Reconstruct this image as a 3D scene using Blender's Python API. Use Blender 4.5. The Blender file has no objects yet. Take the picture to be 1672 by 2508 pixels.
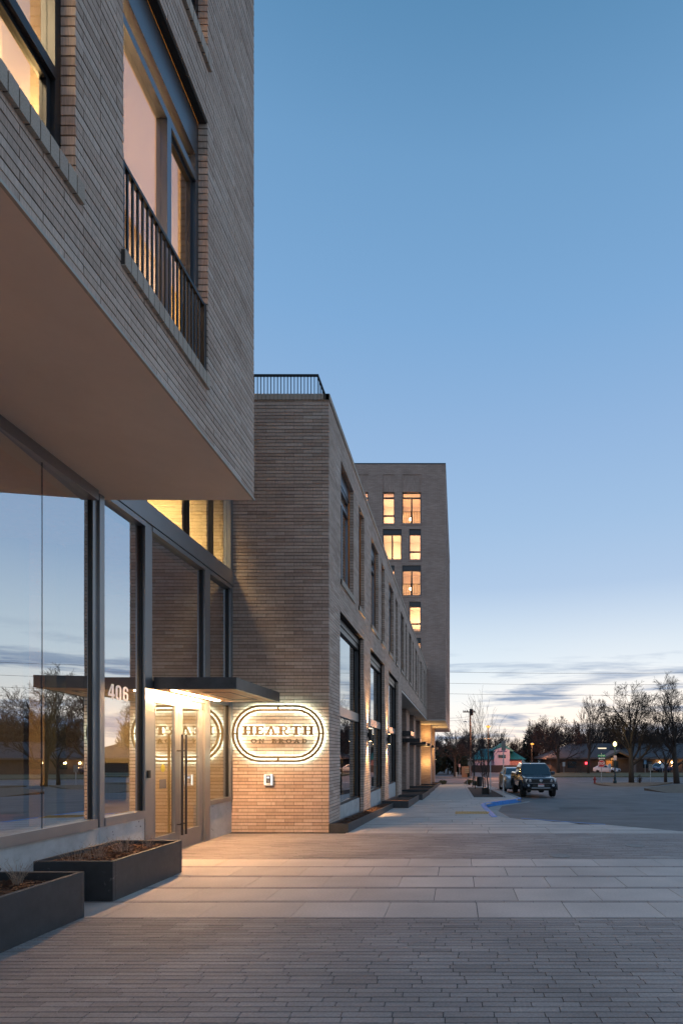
import bpy, math, random
import numpy as np
from mathutils import Vector, Matrix
random.seed(7)
rng = np.random.default_rng(7)
SC = bpy.context.scene
COL = SC.collection

# ------------------------------------------------------------------ camera
F, HC = 1300.0, 1.53                      # focal length in photo pixels, eye height in metres
cd = bpy.data.cameras.new('camera'); cam = bpy.data.objects.new('camera', cd); COL.objects.link(cam)
cd.sensor_fit = 'HORIZONTAL'; cd.sensor_width = 36.0; cd.lens = F / 1672.0 * 36.0
cd.shift_x = -(1121 - 836) / 1672.0; cd.shift_y = (1850 - 1254) / 1672.0
cd.clip_start = 0.05; cd.clip_end = 6000
cam.location = (0, 0, HC); cam.rotation_euler = (math.radians(90), 0, 0)
SC.camera = cam

# ------------------------------------------------------------------ world: dusk sky
def lin(c):
    return c / 12.92 if c <= 0.04045 else ((c + 0.055) / 1.055) ** 2.4
def rgb(h):
    return tuple(lin(int(h[i:i + 2], 16) / 255) for i in (0, 2, 4))
W = bpy.data.worlds.new('World'); SC.world = W; W.use_nodes = True
wn, wl = W.node_tree.nodes, W.node_tree.links
wn.clear()
def N(t, **kw):
    n = wn.new(t)
    for k, v in kw.items(): setattr(n, k, v)
    return n
tc = N('ShaderNodeTexCoord'); sep = N('ShaderNodeSeparateXYZ'); wl.new(tc.outputs['Generated'], sep.inputs[0])
def wramp(src, stops, interp='LINEAR'):
    r = N('ShaderNodeValToRGB'); r.color_ramp.interpolation = interp
    e = r.color_ramp.elements
    while len(e) > 1: e.remove(e[-1])
    e[0].position = stops[0][0]; e[0].color = (*stops[0][1], 1)
    for p, c in stops[1:]:
        k = e.new(p); k.color = (*c, 1)
    wl.new(src, r.inputs[0]); return r
def wmath(op, a, b=None, clamp=False):
    m = N('ShaderNodeMath', operation=op, use_clamp=clamp)
    for i, v in enumerate((a, b)):
        if v is None: continue
        if isinstance(v, (int, float)): m.inputs[i].default_value = v
        else: wl.new(v, m.inputs[i])
    return m.outputs[0]
def wmix(fac, a, b, mode='MIX'):
    m = N('ShaderNodeMix', data_type='RGBA', blend_type=mode)
    for s, v in ((m.inputs[0], fac), (m.inputs[6], a), (m.inputs[7], b)):
        if isinstance(v, (int, float)): s.default_value = v
        elif isinstance(v, tuple): s.default_value = (*v, 1)
        else: wl.new(v, s)
    return m.outputs[2]
base = wramp(sep.outputs['Z'], [(0.0, rgb('e6e7e6')), (0.04, rgb('eef1f2')), (0.10, rgb('e6eff5')), (0.15, rgb('dbe8f2')), (0.20, rgb('cfdfed')),
     (0.30, rgb('a9c3e1')), (0.40, rgb('9abadd')), (0.51, rgb('8db0d8')), (0.63, rgb('7aa5d1')), (0.745, rgb('6b99c4')), (0.82, rgb('5788b2')), (1.0, rgb('5586b0'))])
# physical sky, sun just at the horizon, mixed in
nish = N('ShaderNodeTexSky', sky_type='NISHITA'); nish.sun_disc = False
SUN_AZ = math.radians(18)
nish.sun_elevation = math.radians(1.5); nish.sun_rotation = SUN_AZ; nish.altitude = 800
nsc = wmix(1.0, nish.outputs[0], (0.10, 0.10, 0.10), 'MULTIPLY')
col = wmix(0.12, base.outputs[0], nsc)
# warm afterglow low in the west
dotn = N('ShaderNodeVectorMath', operation='DOT_PRODUCT'); wl.new(tc.outputs['Generated'], dotn.inputs[0])
dotn.inputs[1].default_value = (math.sin(SUN_AZ), math.cos(SUN_AZ), 0.0)
g1 = wmath('POWER', wmath('MAXIMUM', dotn.outputs['Value'], 0.0), 14.0)
low = wramp(sep.outputs['Z'], [(0.0, (1, 1, 1)), (0.06, (.6, .6, .6)), (0.16, (0, 0, 0))])
glow = wmath('MULTIPLY', wmath('MULTIPLY', g1, low.outputs[0]), 0.9)
col = wmix(glow, col, (1.12, .90, .70))
# streaky clouds low over the horizon
def cloud(scale, zs, seed, lo, hi, det=7):
    mp = N('ShaderNodeMapping'); wl.new(tc.outputs['Generated'], mp.inputs[0])
    mp.inputs['Scale'].default_value = (scale, scale, scale * zs); mp.inputs['Location'].default_value = (seed, seed * .7, seed * .3)
    nz = N('ShaderNodeTexNoise'); wl.new(mp.outputs[0], nz.inputs['Vector'])
    nz.inputs['Scale'].default_value = 1.0; nz.inputs['Detail'].default_value = det; nz.inputs['Roughness'].default_value = 0.58
    nz.inputs['Distortion'].default_value = .25
    return wramp(nz.outputs[0], [(lo, (0, 0, 0)), (hi, (1, 1, 1))]).outputs[0]
band = wramp(sep.outputs['Z'], [(0.0, (.75,) * 3), (0.03, (.8,) * 3), (0.075, (1,) * 3), (0.135, (.85,) * 3), (0.20, (0, 0, 0))]).outputs[0]
cm = wmath('MULTIPLY', cloud(2.6, 8.5, 3.1, .535, .615), band)
col = wmix(wmath('MULTIPLY', cm, .92), col, rgb('7089ab'))
lowband = wramp(sep.outputs['Z'], [(0.0, (1,) * 3), (0.045, (1,) * 3), (0.075, (0, 0, 0))]).outputs[0]
cm2 = wmath('MULTIPLY', cloud(2.4, 11., 8.4, .48, .585), lowband)
col = wmix(wmath('MULTIPLY', cm2, .85), col, rgb('768daf'))
bg = N('ShaderNodeBackground'); wl.new(col, bg.inputs[0]); bg.inputs[1].default_value = 0.83
wo = N('ShaderNodeOutputWorld'); wl.new(bg.outputs[0], wo.inputs[0])

# the sun has set: no sun lamp, the sky and the lamps of the place light everything
SC.view_settings.view_transform = 'Standard'; SC.view_settings.look = 'None'
SC.view_settings.exposure = 0.52; SC.view_settings.gamma = 1.0; SC.view_settings.use_curve_mapping = False
cy = SC.cycles
cy.use_denoising = True
cy.max_bounces = 10; cy.transparent_max_bounces = 16; cy.diffuse_bounces = 4; cy.glossy_bounces = 5
cy.sample_clamp_indirect = 6.0; cy.caustics_reflective = False; cy.caustics_refractive = False

# ------------------------------------------------------------------ helpers
def g(y):                                  # fall of the pavement along the street
    return 0.0 if y < 10.5 else (-.034 * (y - 10.5) if y < 56 else -1.547)
def road_z(y):
    t = min(1, max(0, (y - 12.5) / 6.0)); t = t * t * (3 - 2 * t)
    return g(y) - .012 - .14 * t

class MB:
    def __init__(s): s.v = []; s.f = []
    def hexa(s, c):
        b = len(s.v); s.v += [tuple(p) for p in c]
        s.f += [(b, b+3, b+2, b+1), (b+4, b+5, b+6, b+7), (b, b+1, b+5, b+4), (b+1, b+2, b+6, b+5), (b+2, b+3, b+7, b+6), (b+3, b, b+4, b+7)]
        return s
    def box(s, x0, x1, y0, y1, z0, z1):
        return s.hexa([(x0,y0,z0),(x1,y0,z0),(x1,y1,z0),(x0,y1,z0),(x0,y0,z1),(x1,y0,z1),(x1,y1,z1),(x0,y1,z1)])
    def poly(s, pts):
        b = len(s.v); s.v += [tuple(p) for p in pts]; s.f.append(tuple(range(b, b + len(pts)))); return s
    def prism(s, pts, off):                # planar outline pts extruded by vector off
        b = len(s.v); n = len(pts); off = Vector(off)
        s.v += [tuple(p) for p in pts] + [tuple(Vector(p) + off) for p in pts]
        s.f += [tuple(range(b, b+n))[::-1], tuple(range(b+n, b+2*n))]
        for i in range(n): j = (i+1) % n; s.f.append((b+i, b+j, b+n+j, b+n+i))
        return s
    def tube(s, pts, rad, sides=6, cap=True):
        pts = [Vector(p) for p in pts]
        if isinstance(rad, (int, float)): rad = [rad] * len(pts)
        b = len(s.v)
        for i, p in enumerate(pts):
            d = (pts[min(i+1, len(pts)-1)] - pts[max(i-1, 0)]).normalized()
            a = d.orthogonal().normalized() if abs(d.z) > .95 else d.cross(Vector((0, 0, 1))).normalized()
            c = d.cross(a)
            for k in range(sides):
                t = 2 * math.pi * k / sides
                s.v.append(tuple(p + (a * math.cos(t) + c * math.sin(t)) * rad[i]))
        for i in range(len(pts)-1):
            for k in range(sides):
                q = b + i*sides; k2 = (k+1) % sides
                s.f.append((q+k, q+k2, q+sides+k2, q+sides+k))
        if cap:
            s.f.append(tuple(range(b, b+sides))[::-1]); e = b + (len(pts)-1)*sides; s.f.append(tuple(range(e, e+sides)))
        return s
    def lathe(s, prof, c=(0, 0, 0), sides=12):    # prof of (r, z)
        b = len(s.v)
        for r, z in prof:
            for k in range(sides):
                t = 2*math.pi*k/sides; s.v.append((c[0]+r*math.cos(t), c[1]+r*math.sin(t), c[2]+z))
        for i in range(len(prof)-1):
            for k in range(sides):
                q = b+i*sides; k2 = (k+1) % sides; s.f.append((q+k, q+k2, q+sides+k2, q+sides+k))
        s.f.append(tuple(range(b, b+sides))[::-1]); e = b+(len(prof)-1)*sides; s.f.append(tuple(range(e, e+sides)))
        return s
    def loft(s, rings, cap=True):
        b = len(s.v); n = len(rings[0])
        for r in rings: s.v += [tuple(p) for p in r]
        for i in range(len(rings)-1):
            for k in range(n):
                q = b+i*n; k2 = (k+1) % n; s.f.append((q+k, q+k2, q+n+k2, q+n+k))
        if cap:
            s.f.append(tuple(range(b, b+n))[::-1]); e = b+(len(rings)-1)*n; s.f.append(tuple(range(e, e+n)))
        return s
    def mesh(s, name):
        me = bpy.data.meshes.new(name); me.from_pydata(s.v, [], s.f); me.update(); return me
    def build(s, name, mat, parent=None, kind=None, smooth=False, loc=None, bevel=0):
        o = bpy.data.objects.new(name, s.mesh(name)); COL.objects.link(o)
        if mat: o.data.materials.append(mat)
        if parent: o.parent = parent
        if kind: o['kind'] = kind
        if loc: o.location = loc
        if smooth: o.data.polygons.foreach_set('use_smooth', [True]*len(o.data.polygons))
        if bevel:
            m = o.modifiers.new('bevel', 'BEVEL'); m.width = bevel; m.segments = 2; m.limit_method = 'ANGLE'
        return o

def np_boxes(name, arr, mat, parent=None, kind=None):
    """arr: N x 8 x 3 corners (bottom ring then top ring) -> one mesh object"""
    arr = np.asarray(arr, dtype=np.float32).reshape(-1, 8, 3); n = len(arr)
    q = np.array([[0,3,2,1],[4,5,6,7],[0,1,5,4],[1,2,6,5],[2,3,7,6],[3,0,4,7]])
    fc = (q[None] + (np.arange(n)*8)[:, None, None]).reshape(-1, 4).astype(np.int32)
    me = bpy.data.meshes.new(name)
    me.vertices.add(n*8); me.vertices.foreach_set('co', arr.reshape(-1))
    me.loops.add(len(fc)*4); me.loops.foreach_set('vertex_index', fc.reshape(-1))
    me.polygons.add(len(fc)); me.polygons.foreach_set('loop_start', np.arange(len(fc), dtype=np.int32)*4)
    try: me.polygons.foreach_set('loop_total', np.full(len(fc), 4, dtype=np.int32))
    except Exception: pass
    me.polygons.foreach_set('use_smooth', np.zeros(len(fc), dtype=bool)); me.update(calc_edges=True); me.validate()
    o = bpy.data.objects.new(name, me); COL.objects.link(o); me.materials.append(mat)
    if parent: o.parent = parent
    if kind: o['kind'] = kind
    return o
def bx8(x0, x1, y0, y1, z0, z1):
    return [(x0,y0,z0),(x1,y0,z0),(x1,y1,z0),(x0,y1,z0),(x0,y0,z1),(x1,y0,z1),(x1,y1,z1),(x0,y1,z1)]

def to_mesh(o):
    me = bpy.data.meshes.new_from_object(o); n = bpy.data.objects.new(o.name, me); COL.objects.link(n)
    n.parent = o.parent
    if o.parent: n.location = o.location; n.rotation_euler = o.rotation_euler; n.scale = o.scale
    else: n.matrix_world = o.matrix_world.copy()
    if not me.materials:
        for m in o.data.materials: me.materials.append(m)
    nm = o.name; c = o.data; bpy.data.objects.remove(o); bpy.data.curves.remove(c); n.name = nm; return n
def thing(name, label, cat, loc=(0, 0, 0), rz=0, group=None):
    o = bpy.data.objects.new(name, None); COL.objects.link(o); o.location = loc; o.rotation_euler = (0, 0, rz)
    o['label'] = label; o['category'] = cat
    if group: o['group'] = group
    return o
def tag(o, label, cat, group=None):
    o['label'] = label; o['category'] = cat
    if group: o['group'] = group
    return o
def copy_tree(o, parent=None):
    c = o.copy(); COL.objects.link(c)
    if parent: c.parent = parent
    for ch in list(o.children): copy_tree(ch, c)
    return c
def px(x, y, z):
    return 1121 + F*x/y, 1850 - F*(z-HC)/y
def area(name, loc, size, power, color, direction=(0, 0, -1), size_y=None, spread=None):
    l = bpy.data.lights.new(name, 'AREA'); l.energy = power; l.color = color; l.size = size
    if size_y: l.shape = 'RECTANGLE'; l.size_y = size_y
    if spread: l.spread = math.radians(spread)
    o = bpy.data.objects.new(name, l); COL.objects.link(o); o.location = loc
    o.rotation_euler = Vector(direction).to_track_quat('-Z', 'Y').to_euler(); return o
def spot(name, loc, power, color, direction, ang, blend=.6, r=.03):
    l = bpy.data.lights.new(name, 'SPOT'); l.energy = power; l.color = color; l.spot_size = math.radians(ang); l.spot_blend = blend
    l.shadow_soft_size = r
    o = bpy.data.objects.new(name, l); COL.objects.link(o); o.location = loc
    o.rotation_euler = Vector(direction).to_track_quat('-Z', 'Y').to_euler(); return o
def point(name, loc, power, color, r=.05):
    l = bpy.data.lights.new(name, 'POINT'); l.energy = power; l.color = color; l.shadow_soft_size = r
    o = bpy.data.objects.new(name, l); COL.objects.link(o); o.location = loc; return o

# ------------------------------------------------------------------ materials
def mat_base(name):
    m = bpy.data.materials.new(name); m.use_nodes = True
    nt = m.node_tree; b = nt.nodes['Principled BSDF']
    return m, nt, b
def mat(name, c, rough=.6, metal=0, var=.12, scale=6., bump=0., bscale=60., spec=.5, c2=None, coat=0):
    m, nt, b = mat_base(name); L = nt.links
    b.inputs['Roughness'].default_value = rough; b.inputs['Metallic'].default_value = metal
    b.inputs['Specular IOR Level'].default_value = spec
    if coat: b.inputs['Coat Weight'].default_value = coat; b.inputs['Coat Roughness'].default_value = .05
    geo = nt.nodes.new('ShaderNodeNewGeometry')
    nz = nt.nodes.new('ShaderNodeTexNoise'); nz.inputs['Scale'].default_value = scale; nz.inputs['Detail'].default_value = 6
    nz.inputs['Roughness'].default_value = .65
    L.new(geo.outputs['Position'], nz.inputs['Vector'])
    r = nt.nodes.new('ShaderNodeValToRGB'); e = r.color_ramp.elements
    e[0].position = .3; e[1].position = .7
    lo = c if c2 is None else c2
    e[0].color = (*[max(0, v*(1-var)) for v in lo], 1); e[1].color = (*[v*(1+var) for v in c], 1)
    L.new(nz.outputs[0], r.inputs[0]); L.new(r.outputs[0], b.inputs['Base Color'])
    if bump:
        n2 = nt.nodes.new('ShaderNodeTexNoise'); n2.inputs['Scale'].default_value = bscale; n2.inputs['Detail'].default_value = 4
        L.new(geo.outputs['Position'], n2.inputs['Vector'])
        bp = nt.nodes.new('ShaderNodeBump'); bp.inputs['Strength'].default_value = bump; bp.inputs['Distance'].default_value = .01
        L.new(n2.outputs[0], bp.inputs['Height']); L.new(bp.outputs[0], b.inputs['Normal'])
    return m
def emit(name, c, s):
    m = bpy.data.materials.new(name); m.use_nodes = True; nt = m.node_tree; nt.nodes.clear()
    e = nt.nodes.new('ShaderNodeEmission'); e.inputs[0].default_value = (*c, 1); e.inputs[1].default_value = s
    o = nt.nodes.new('ShaderNodeOutputMaterial'); nt.links.new(e.outputs[0], o.inputs[0]); return m
def glass(name, refl=.25, tint=(.80, .82, .78), wav=0.0):
    m = bpy.data.materials.new(name); m.use_nodes = True; nt = m.node_tree; nt.nodes.clear(); L = nt.links
    tr = nt.nodes.new('ShaderNodeBsdfTransparent'); tr.inputs[0].default_value = (*tint, 1)
    gl = nt.nodes.new('ShaderNodeBsdfGlossy'); gl.inputs['Roughness'].default_value = 0.0; gl.inputs['Color'].default_value = (.86, .94, 1, 1)
    fr = nt.nodes.new('ShaderNodeFresnel'); fr.inputs[0].default_value = 1.5
    ma = nt.nodes.new('ShaderNodeMath'); ma.operation = 'MULTIPLY_ADD'; ma.inputs[1].default_value = 1-refl; ma.inputs[2].default_value = refl
    ma.use_clamp = True
    L.new(fr.outputs[0], ma.inputs[0])
    gb = nt.nodes.new('ShaderNodeNewGeometry'); bk = nt.nodes.new('ShaderNodeMix')     # inner face: plain 4 % glass
    L.new(gb.outputs['Backfacing'], bk.inputs[0]); L.new(ma.outputs[0], bk.inputs[2]); bk.inputs[3].default_value = .04
    mx = nt.nodes.new('ShaderNodeMixShader'); L.new(bk.outputs[0], mx.inputs[0]); L.new(tr.outputs[0], mx.inputs[1]); L.new(gl.outputs[0], mx.inputs[2])
    if wav:
        geo = nt.nodes.new('ShaderNodeNewGeometry'); nz = nt.nodes.new('ShaderNodeTexNoise'); nz.inputs['Scale'].default_value = .9; nz.inputs['Detail'].default_value = 1
        L.new(geo.outputs['Position'], nz.inputs['Vector'])
        bp = nt.nodes.new('ShaderNodeBump'); bp.inputs['Strength'].default_value = 1; bp.inputs['Distance'].default_value = wav
        L.new(nz.outputs[0], bp.inputs['Height']); L.new(bp.outputs[0], gl.inputs['Normal'])
    o = nt.nodes.new('ShaderNodeOutputMaterial'); L.new(mx.outputs[0], o.inputs[0]); return m

def piece_mat(name, cols, rough, streak=(150, 150, 9), streak_amt=.25, bump=.3, bdist=.004, blotch=.12, bstreak=True, blotch_scale=1.3):
    """bricks / pavers: a colour per piece, fine grain across it, broad weathering over the wall"""
    m, nt, b = mat_base(name); L = nt.links; nn = nt.nodes.new
    geo = nn('ShaderNodeNewGeometry'); oi = nn('ShaderNodeObjectInfo')
    ad = nn('ShaderNodeMath'); ad.operation = 'ADD'; L.new(geo.outputs['Random Per Island'], ad.inputs[0]); L.new(oi.outputs['Random'], ad.inputs[1])
    fr = nn('ShaderNodeMath'); fr.operation = 'FRACT'; L.new(ad.outputs[0], fr.inputs[0])
    r = nn('ShaderNodeValToRGB'); e = r.color_ramp.elements
    e[0].color = (*cols[0], 1); e[0].position = 0; e[1].color = (*cols[-1], 1); e[1].position = 1
    for i, c in enumerate(cols[1:-1]): k = e.new((i+1)/(len(cols)-1)); k.color = (*c, 1)
    L.new(fr.outputs[0], r.inputs[0])
    mp = nn('ShaderNodeMapping'); mp.inputs['Scale'].default_value = streak; L.new(geo.outputs['Position'], mp.inputs[0])
    nz = nn('ShaderNodeTexNoise'); nz.inputs['Scale'].default_value = 1; nz.inputs['Detail'].default_value = 3; L.new(mp.outputs[0], nz.inputs['Vector'])
    n2 = nn('ShaderNodeTexNoise'); n2.inputs['Scale'].default_value = blotch_scale; n2.inputs['Detail'].default_value = 5; L.new(geo.outputs['Position'], n2.inputs['Vector'])
    def rng_(src, amt):
        q = nn('ShaderNodeMapRange'); q.inputs[1].default_value = .25; q.inputs[2].default_value = .75; q.inputs[3].default_value = 1-amt; q.inputs[4].default_value = 1+amt
        L.new(src, q.inputs[0]); return q.outputs[0]
    mu = nn('ShaderNodeMath'); mu.operation = 'MULTIPLY'; L.new(rng_(nz.outputs[0], streak_amt), mu.inputs[0]); L.new(rng_(n2.outputs[0], blotch), mu.inputs[1])
    vm = nn('ShaderNodeVectorMath'); vm.operation = 'SCALE'; L.new(r.outputs[0], vm.inputs[0]); L.new(mu.outputs[0], vm.inputs['Scale'])
    L.new(vm.outputs[0], b.inputs['Base Color']); b.inputs['Roughness'].default_value = rough
    b.inputs['Specular IOR Level'].default_value = .35
    if bump:
        bp = nn('ShaderNodeBump'); bp.inputs['Strength'].default_value = bump; bp.inputs['Distance'].default_value = bdist
        L.new(nz.outputs[0], bp.inputs['Height']); L.new(bp.outputs[0], b.inputs['Normal'])
    return m
BRICKC = [(.475,.338,.262), (.60,.45,.362), (.53,.384,.302), (.64,.50,.415), (.455,.322,.25), (.575,.42,.335), (.615,.47,.378)]
M_brick = piece_mat('brick', BRICKC, .78, streak=(120, 120, 8), streak_amt=.26, bump=.35, bdist=.003)
M_mortar = mat('mortar', (.06,.048,.04), .95, var=.15, scale=30)
M_sillbrick = piece_mat('sill_brick', [(.44,.35,.28), (.50,.41,.33), (.47,.37,.30)], .75, streak=(90, 200, 90), streak_amt=.25, bump=.35, bdist=.003)
M_paver = piece_mat('paver', [(.28,.239,.222), (.355,.307,.288), (.31,.265,.248), (.39,.337,.315), (.33,.283,.265)], .72, streak=(60, 60, 60), streak_amt=.18, bump=.25, blotch=.22, blotch_scale=.9)
M_slab = piece_mat('slab', [(.50,.435,.395), (.56,.49,.445), (.53,.46,.42), (.585,.515,.47)], .68, streak=(45, 45, 45), streak_amt=.09, bump=.12, blotch=.16, blotch_scale=1.1)
M_joint = mat('joint_sand', (.03,.026,.024), .95, var=.3, scale=20)
def brick_far_mat(name, scale=1.0, vertical=False):
    m, nt, b = mat_base(name); L = nt.links; nn = nt.nodes.new
    geo = nn('ShaderNodeNewGeometry'); sp = nn('ShaderNodeSeparateXYZ'); L.new(geo.outputs['Position'], sp.inputs[0])
    a = nn('ShaderNodeMath'); a.operation = 'ADD'; L.new(sp.outputs[0], a.inputs[0]); L.new(sp.outputs[1], a.inputs[1])
    cb = nn('ShaderNodeCombineXYZ')
    if vertical: L.new(sp.outputs[2], cb.inputs[0]); L.new(a.outputs[0], cb.inputs[1])
    else: L.new(a.outputs[0], cb.inputs[0]); L.new(sp.outputs[2], cb.inputs[1])
    bt = nn('ShaderNodeTexBrick'); L.new(cb.outputs[0], bt.inputs['Vector'])
    bt.inputs['Scale'].default_value = 1; bt.inputs['Brick Width'].default_value = .366; bt.inputs['Row Height'].default_value = .0677
    bt.inputs['Mortar Size'].default_value = .006; bt.inputs['Mortar Smooth'].default_value = .2
    bt.inputs['Color1'].default_value = (.38,.25,.20,1); bt.inputs['Color2'].default_value = (.48,.335,.27,1); bt.inputs['Mortar'].default_value = (.12,.10,.085,1)
    n2 = nn('ShaderNodeTexNoise'); n2.inputs['Scale'].default_value = .8; n2.inputs['Detail'].default_value = 5; L.new(geo.outputs['Position'], n2.inputs['Vector'])
    q = nn('ShaderNodeMapRange'); q.inputs[1].default_value = .25; q.inputs[2].default_value = .75; q.inputs[3].default_value = .85; q.inputs[4].default_value = 1.12; L.new(n2.outputs[0], q.inputs[0])
    vm = nn('ShaderNodeVectorMath'); vm.operation = 'SCALE'; L.new(bt.outputs[0], vm.inputs[0]); L.new(q.outputs[0], vm.inputs['Scale'])
    L.new(vm.outputs[0], b.inputs['Base Color']); b.inputs['Roughness'].default_value = .8
    bp = nn('ShaderNodeBump'); bp.inputs['Strength'].default_value = .5; bp.inputs['Distance'].default_value = .01; bp.invert = True
    L.new(bt.outputs['Fac'], bp.inputs['Height']); L.new(bp.outputs[0], b.inputs['Normal'])
    return m
M_brickfar = brick_far_mat('far_brick'); M_brickvert = brick_far_mat('far_brick_upright', vertical=True)
M_soffit = mat('soffit_plaster', (.86,.75,.65), .85, var=.06, scale=1.2, bump=.05)
M_trim = mat('pale_trim', (.5,.46,.40), .7, var=.05)
M_alu = mat('anodised_aluminium', (.33,.33,.34), .38, metal=.75, var=.05, scale=3)
M_dark = mat('dark_bronze_frame', (.045,.043,.045), .35, metal=.4, var=.08, scale=4)
M_panel = mat('metal_panel', (.20,.21,.23), .32, metal=.6, var=.05, scale=2)
M_black = mat('black_metal', (.014,.014,.015), .4, metal=.2, var=.1)
M_fascia = mat('canopy_steel', (.06,.06,.065), .33, metal=.7, var=.25, scale=5)
M_glass = glass('storefront_glass', .64, (.85,.85,.8), wav=.0006)
M_glassd = glass('door_glass', .44, (.86,.85,.78))
M_glassw = glass('window_glass', .22, (.84,.86,.84), wav=.0004)
M_glassb = glass('bay_glass', .5, (.6,.62,.58), wav=.0006)
M_glassl = glass('lit_window_glass', .06, (.92,.9,.86))
def concrete_mat(name, c, pit=True):
    m, nt, b = mat_base(name); L = nt.links; nn = nt.nodes.new
    geo = nn('ShaderNodeNewGeometry')
    nz = nn('ShaderNodeTexNoise'); nz.inputs['Scale'].default_value = 3.2; nz.inputs['Detail'].default_value = 8; nz.inputs['Roughness'].default_value = .7; L.new(geo.outputs['Position'], nz.inputs['Vector'])
    r = nn('ShaderNodeValToRGB'); r.color_ramp.elements[0].position = .3; r.color_ramp.elements[1].position = .72
    r.color_ramp.elements[0].color = (*[v*.72 for v in c], 1); r.color_ramp.elements[1].color = (*[v*1.12 for v in c], 1); L.new(nz.outputs[0], r.inputs[0])
    out = r.outputs[0]
    if pit:
        vo = nn('ShaderNodeTexVoronoi'); vo.inputs['Scale'].default_value = 15; L.new(geo.outputs['Position'], vo.inputs['Vector'])
        n3 = nn('ShaderNodeTexNoise'); n3.inputs['Scale'].default_value = 5; L.new(geo.outputs['Position'], n3.inputs['Vector'])
        th = nn('ShaderNodeMapRange'); th.inputs[1].default_value = .5; th.inputs[2].default_value = .75; th.inputs[3].default_value = .0; th.inputs[4].default_value = .30; L.new(n3.outputs[0], th.inputs[0])
        lt = nn('ShaderNodeMath'); lt.operation = 'LESS_THAN'; L.new(vo.outputs['Distance'], lt.inputs[0]); L.new(th.outputs[0], lt.inputs[1])
        mx = nn('ShaderNodeMix'); mx.data_type = 'RGBA'; L.new(lt.outputs[0], mx.inputs[0]); L.new(out, mx.inputs[6]); mx.inputs[7].default_value = (.05,.045,.04,1); out = mx.outputs[2]
    L.new(out, b.inputs['Base Color']); b.inputs['Roughness'].default_value = .8
    return m
M_conc = concrete_mat('board_concrete', (.52,.51,.50)); M_walk = concrete_mat('walk_concrete', (.56,.49,.445), False); M_kerb = concrete_mat('kerb_concrete', (.36,.35,.34), False)
M_asph = mat('asphalt', (.175,.158,.155), .8, var=.22, scale=.7, bump=.2, bscale=160, c2=(.15,.135,.132))
M_asph2 = mat('asphalt_patch', (.12,.108,.105), .85, var=.2, scale=2, bump=.2, bscale=160)
M_blue = mat('blue_kerb_paint', (.02,.20,.58), .55, var=.25, scale=7, bump=.15)
M_white = mat('white_paint', (.78,.78,.76), .5, var=.05)
M_vinyl = mat('white_vinyl', (.95,.95,.95), .5, var=.02)
M_yellow = mat('tactile_yellow', (.62,.36,.10), .7, var=.2, scale=12)
M_grass = mat('dry_grass', (.115,.10,.045), .9, var=.35, scale=3, bump=.5, bscale=30, c2=(.075,.075,.03))
M_dirt = mat('bare_earth', (.17,.125,.09), .95, var=.3, scale=3, bump=.4, bscale=25)
M_mulch = mat('bark_mulch', (.11,.05,.028), .95, var=.45, scale=28, bump=.6, bscale=90)
M_chip = piece_mat('mulch_chip', [(.06,.028,.017), (.15,.072,.04), (.10,.045,.026), (.20,.11,.065)], .9, streak=(60, 60, 60), bump=0)
M_planter = mat('planter_steel', (.050,.052,.056), .55, metal=.2, var=.18, scale=7, bump=.05)
def scuff(m):
    nt = m.node_tree; L = nt.links; nn = nt.nodes.new; b = nt.nodes['Principled BSDF']; src = b.inputs['Base Color'].links[0].from_socket
    geo = nn('ShaderNodeNewGeometry'); nz = nn('ShaderNodeTexNoise'); nz.inputs['Scale'].default_value = 17; nz.inputs['Detail'].default_value = 7; nz.inputs['Roughness'].default_value = .75
    L.new(geo.outputs['Position'], nz.inputs['Vector'])
    n2 = nn('ShaderNodeTexNoise'); n2.inputs['Scale'].default_value = 2.6; L.new(geo.outputs['Position'], n2.inputs['Vector'])
    a = nn('ShaderNodeMapRange'); a.inputs[1].default_value = .60; a.inputs[2].default_value = .72; L.new(nz.outputs[0], a.inputs[0])
    c = nn('ShaderNodeMapRange'); c.inputs[1].default_value = .48; c.inputs[2].default_value = .66; L.new(n2.outputs[0], c.inputs[0])
    mu = nn('ShaderNodeMath'); mu.operation = 'MULTIPLY'; L.new(a.outputs[0], mu.inputs[0]); L.new(c.outputs[0], mu.inputs[1])
    mx = nn('ShaderNodeMix'); mx.data_type = 'RGBA'; L.new(mu.outputs[0], mx.inputs[0]); L.new(src, mx.inputs[6]); mx.inputs[7].default_value = (.26,.255,.25,1); L.new(mx.outputs[2], b.inputs['Base Color'])
scuff(M_planter)
M_rim = mat('planter_rim', (.07,.07,.07), .45, metal=.3, var=.1)
M_cream = mat('cream_wall', (.72,.56,.34), .8, var=.03, scale=1.5)
M_creamw = mat('warm_white_wall', (.72,.62,.52), .8, var=.03, scale=1.5)
M_honey = mat('honey_wall', (.75,.52,.20), .8, var=.04, scale=1.5)
M_wood = mat('ceiling_wood', (.33,.16,.065), .5, var=.25, scale=9)
M_floor = mat('lobby_floor', (.36,.22,.12), .35, var=.15, scale=4)
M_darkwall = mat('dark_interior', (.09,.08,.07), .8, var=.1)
M_green = mat('grey_green_column', (.10,.11,.085), .6, var=.08)
M_red = mat('sofa_cloth', (.12,.035,.025), .9, var=.2, scale=20)
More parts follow.
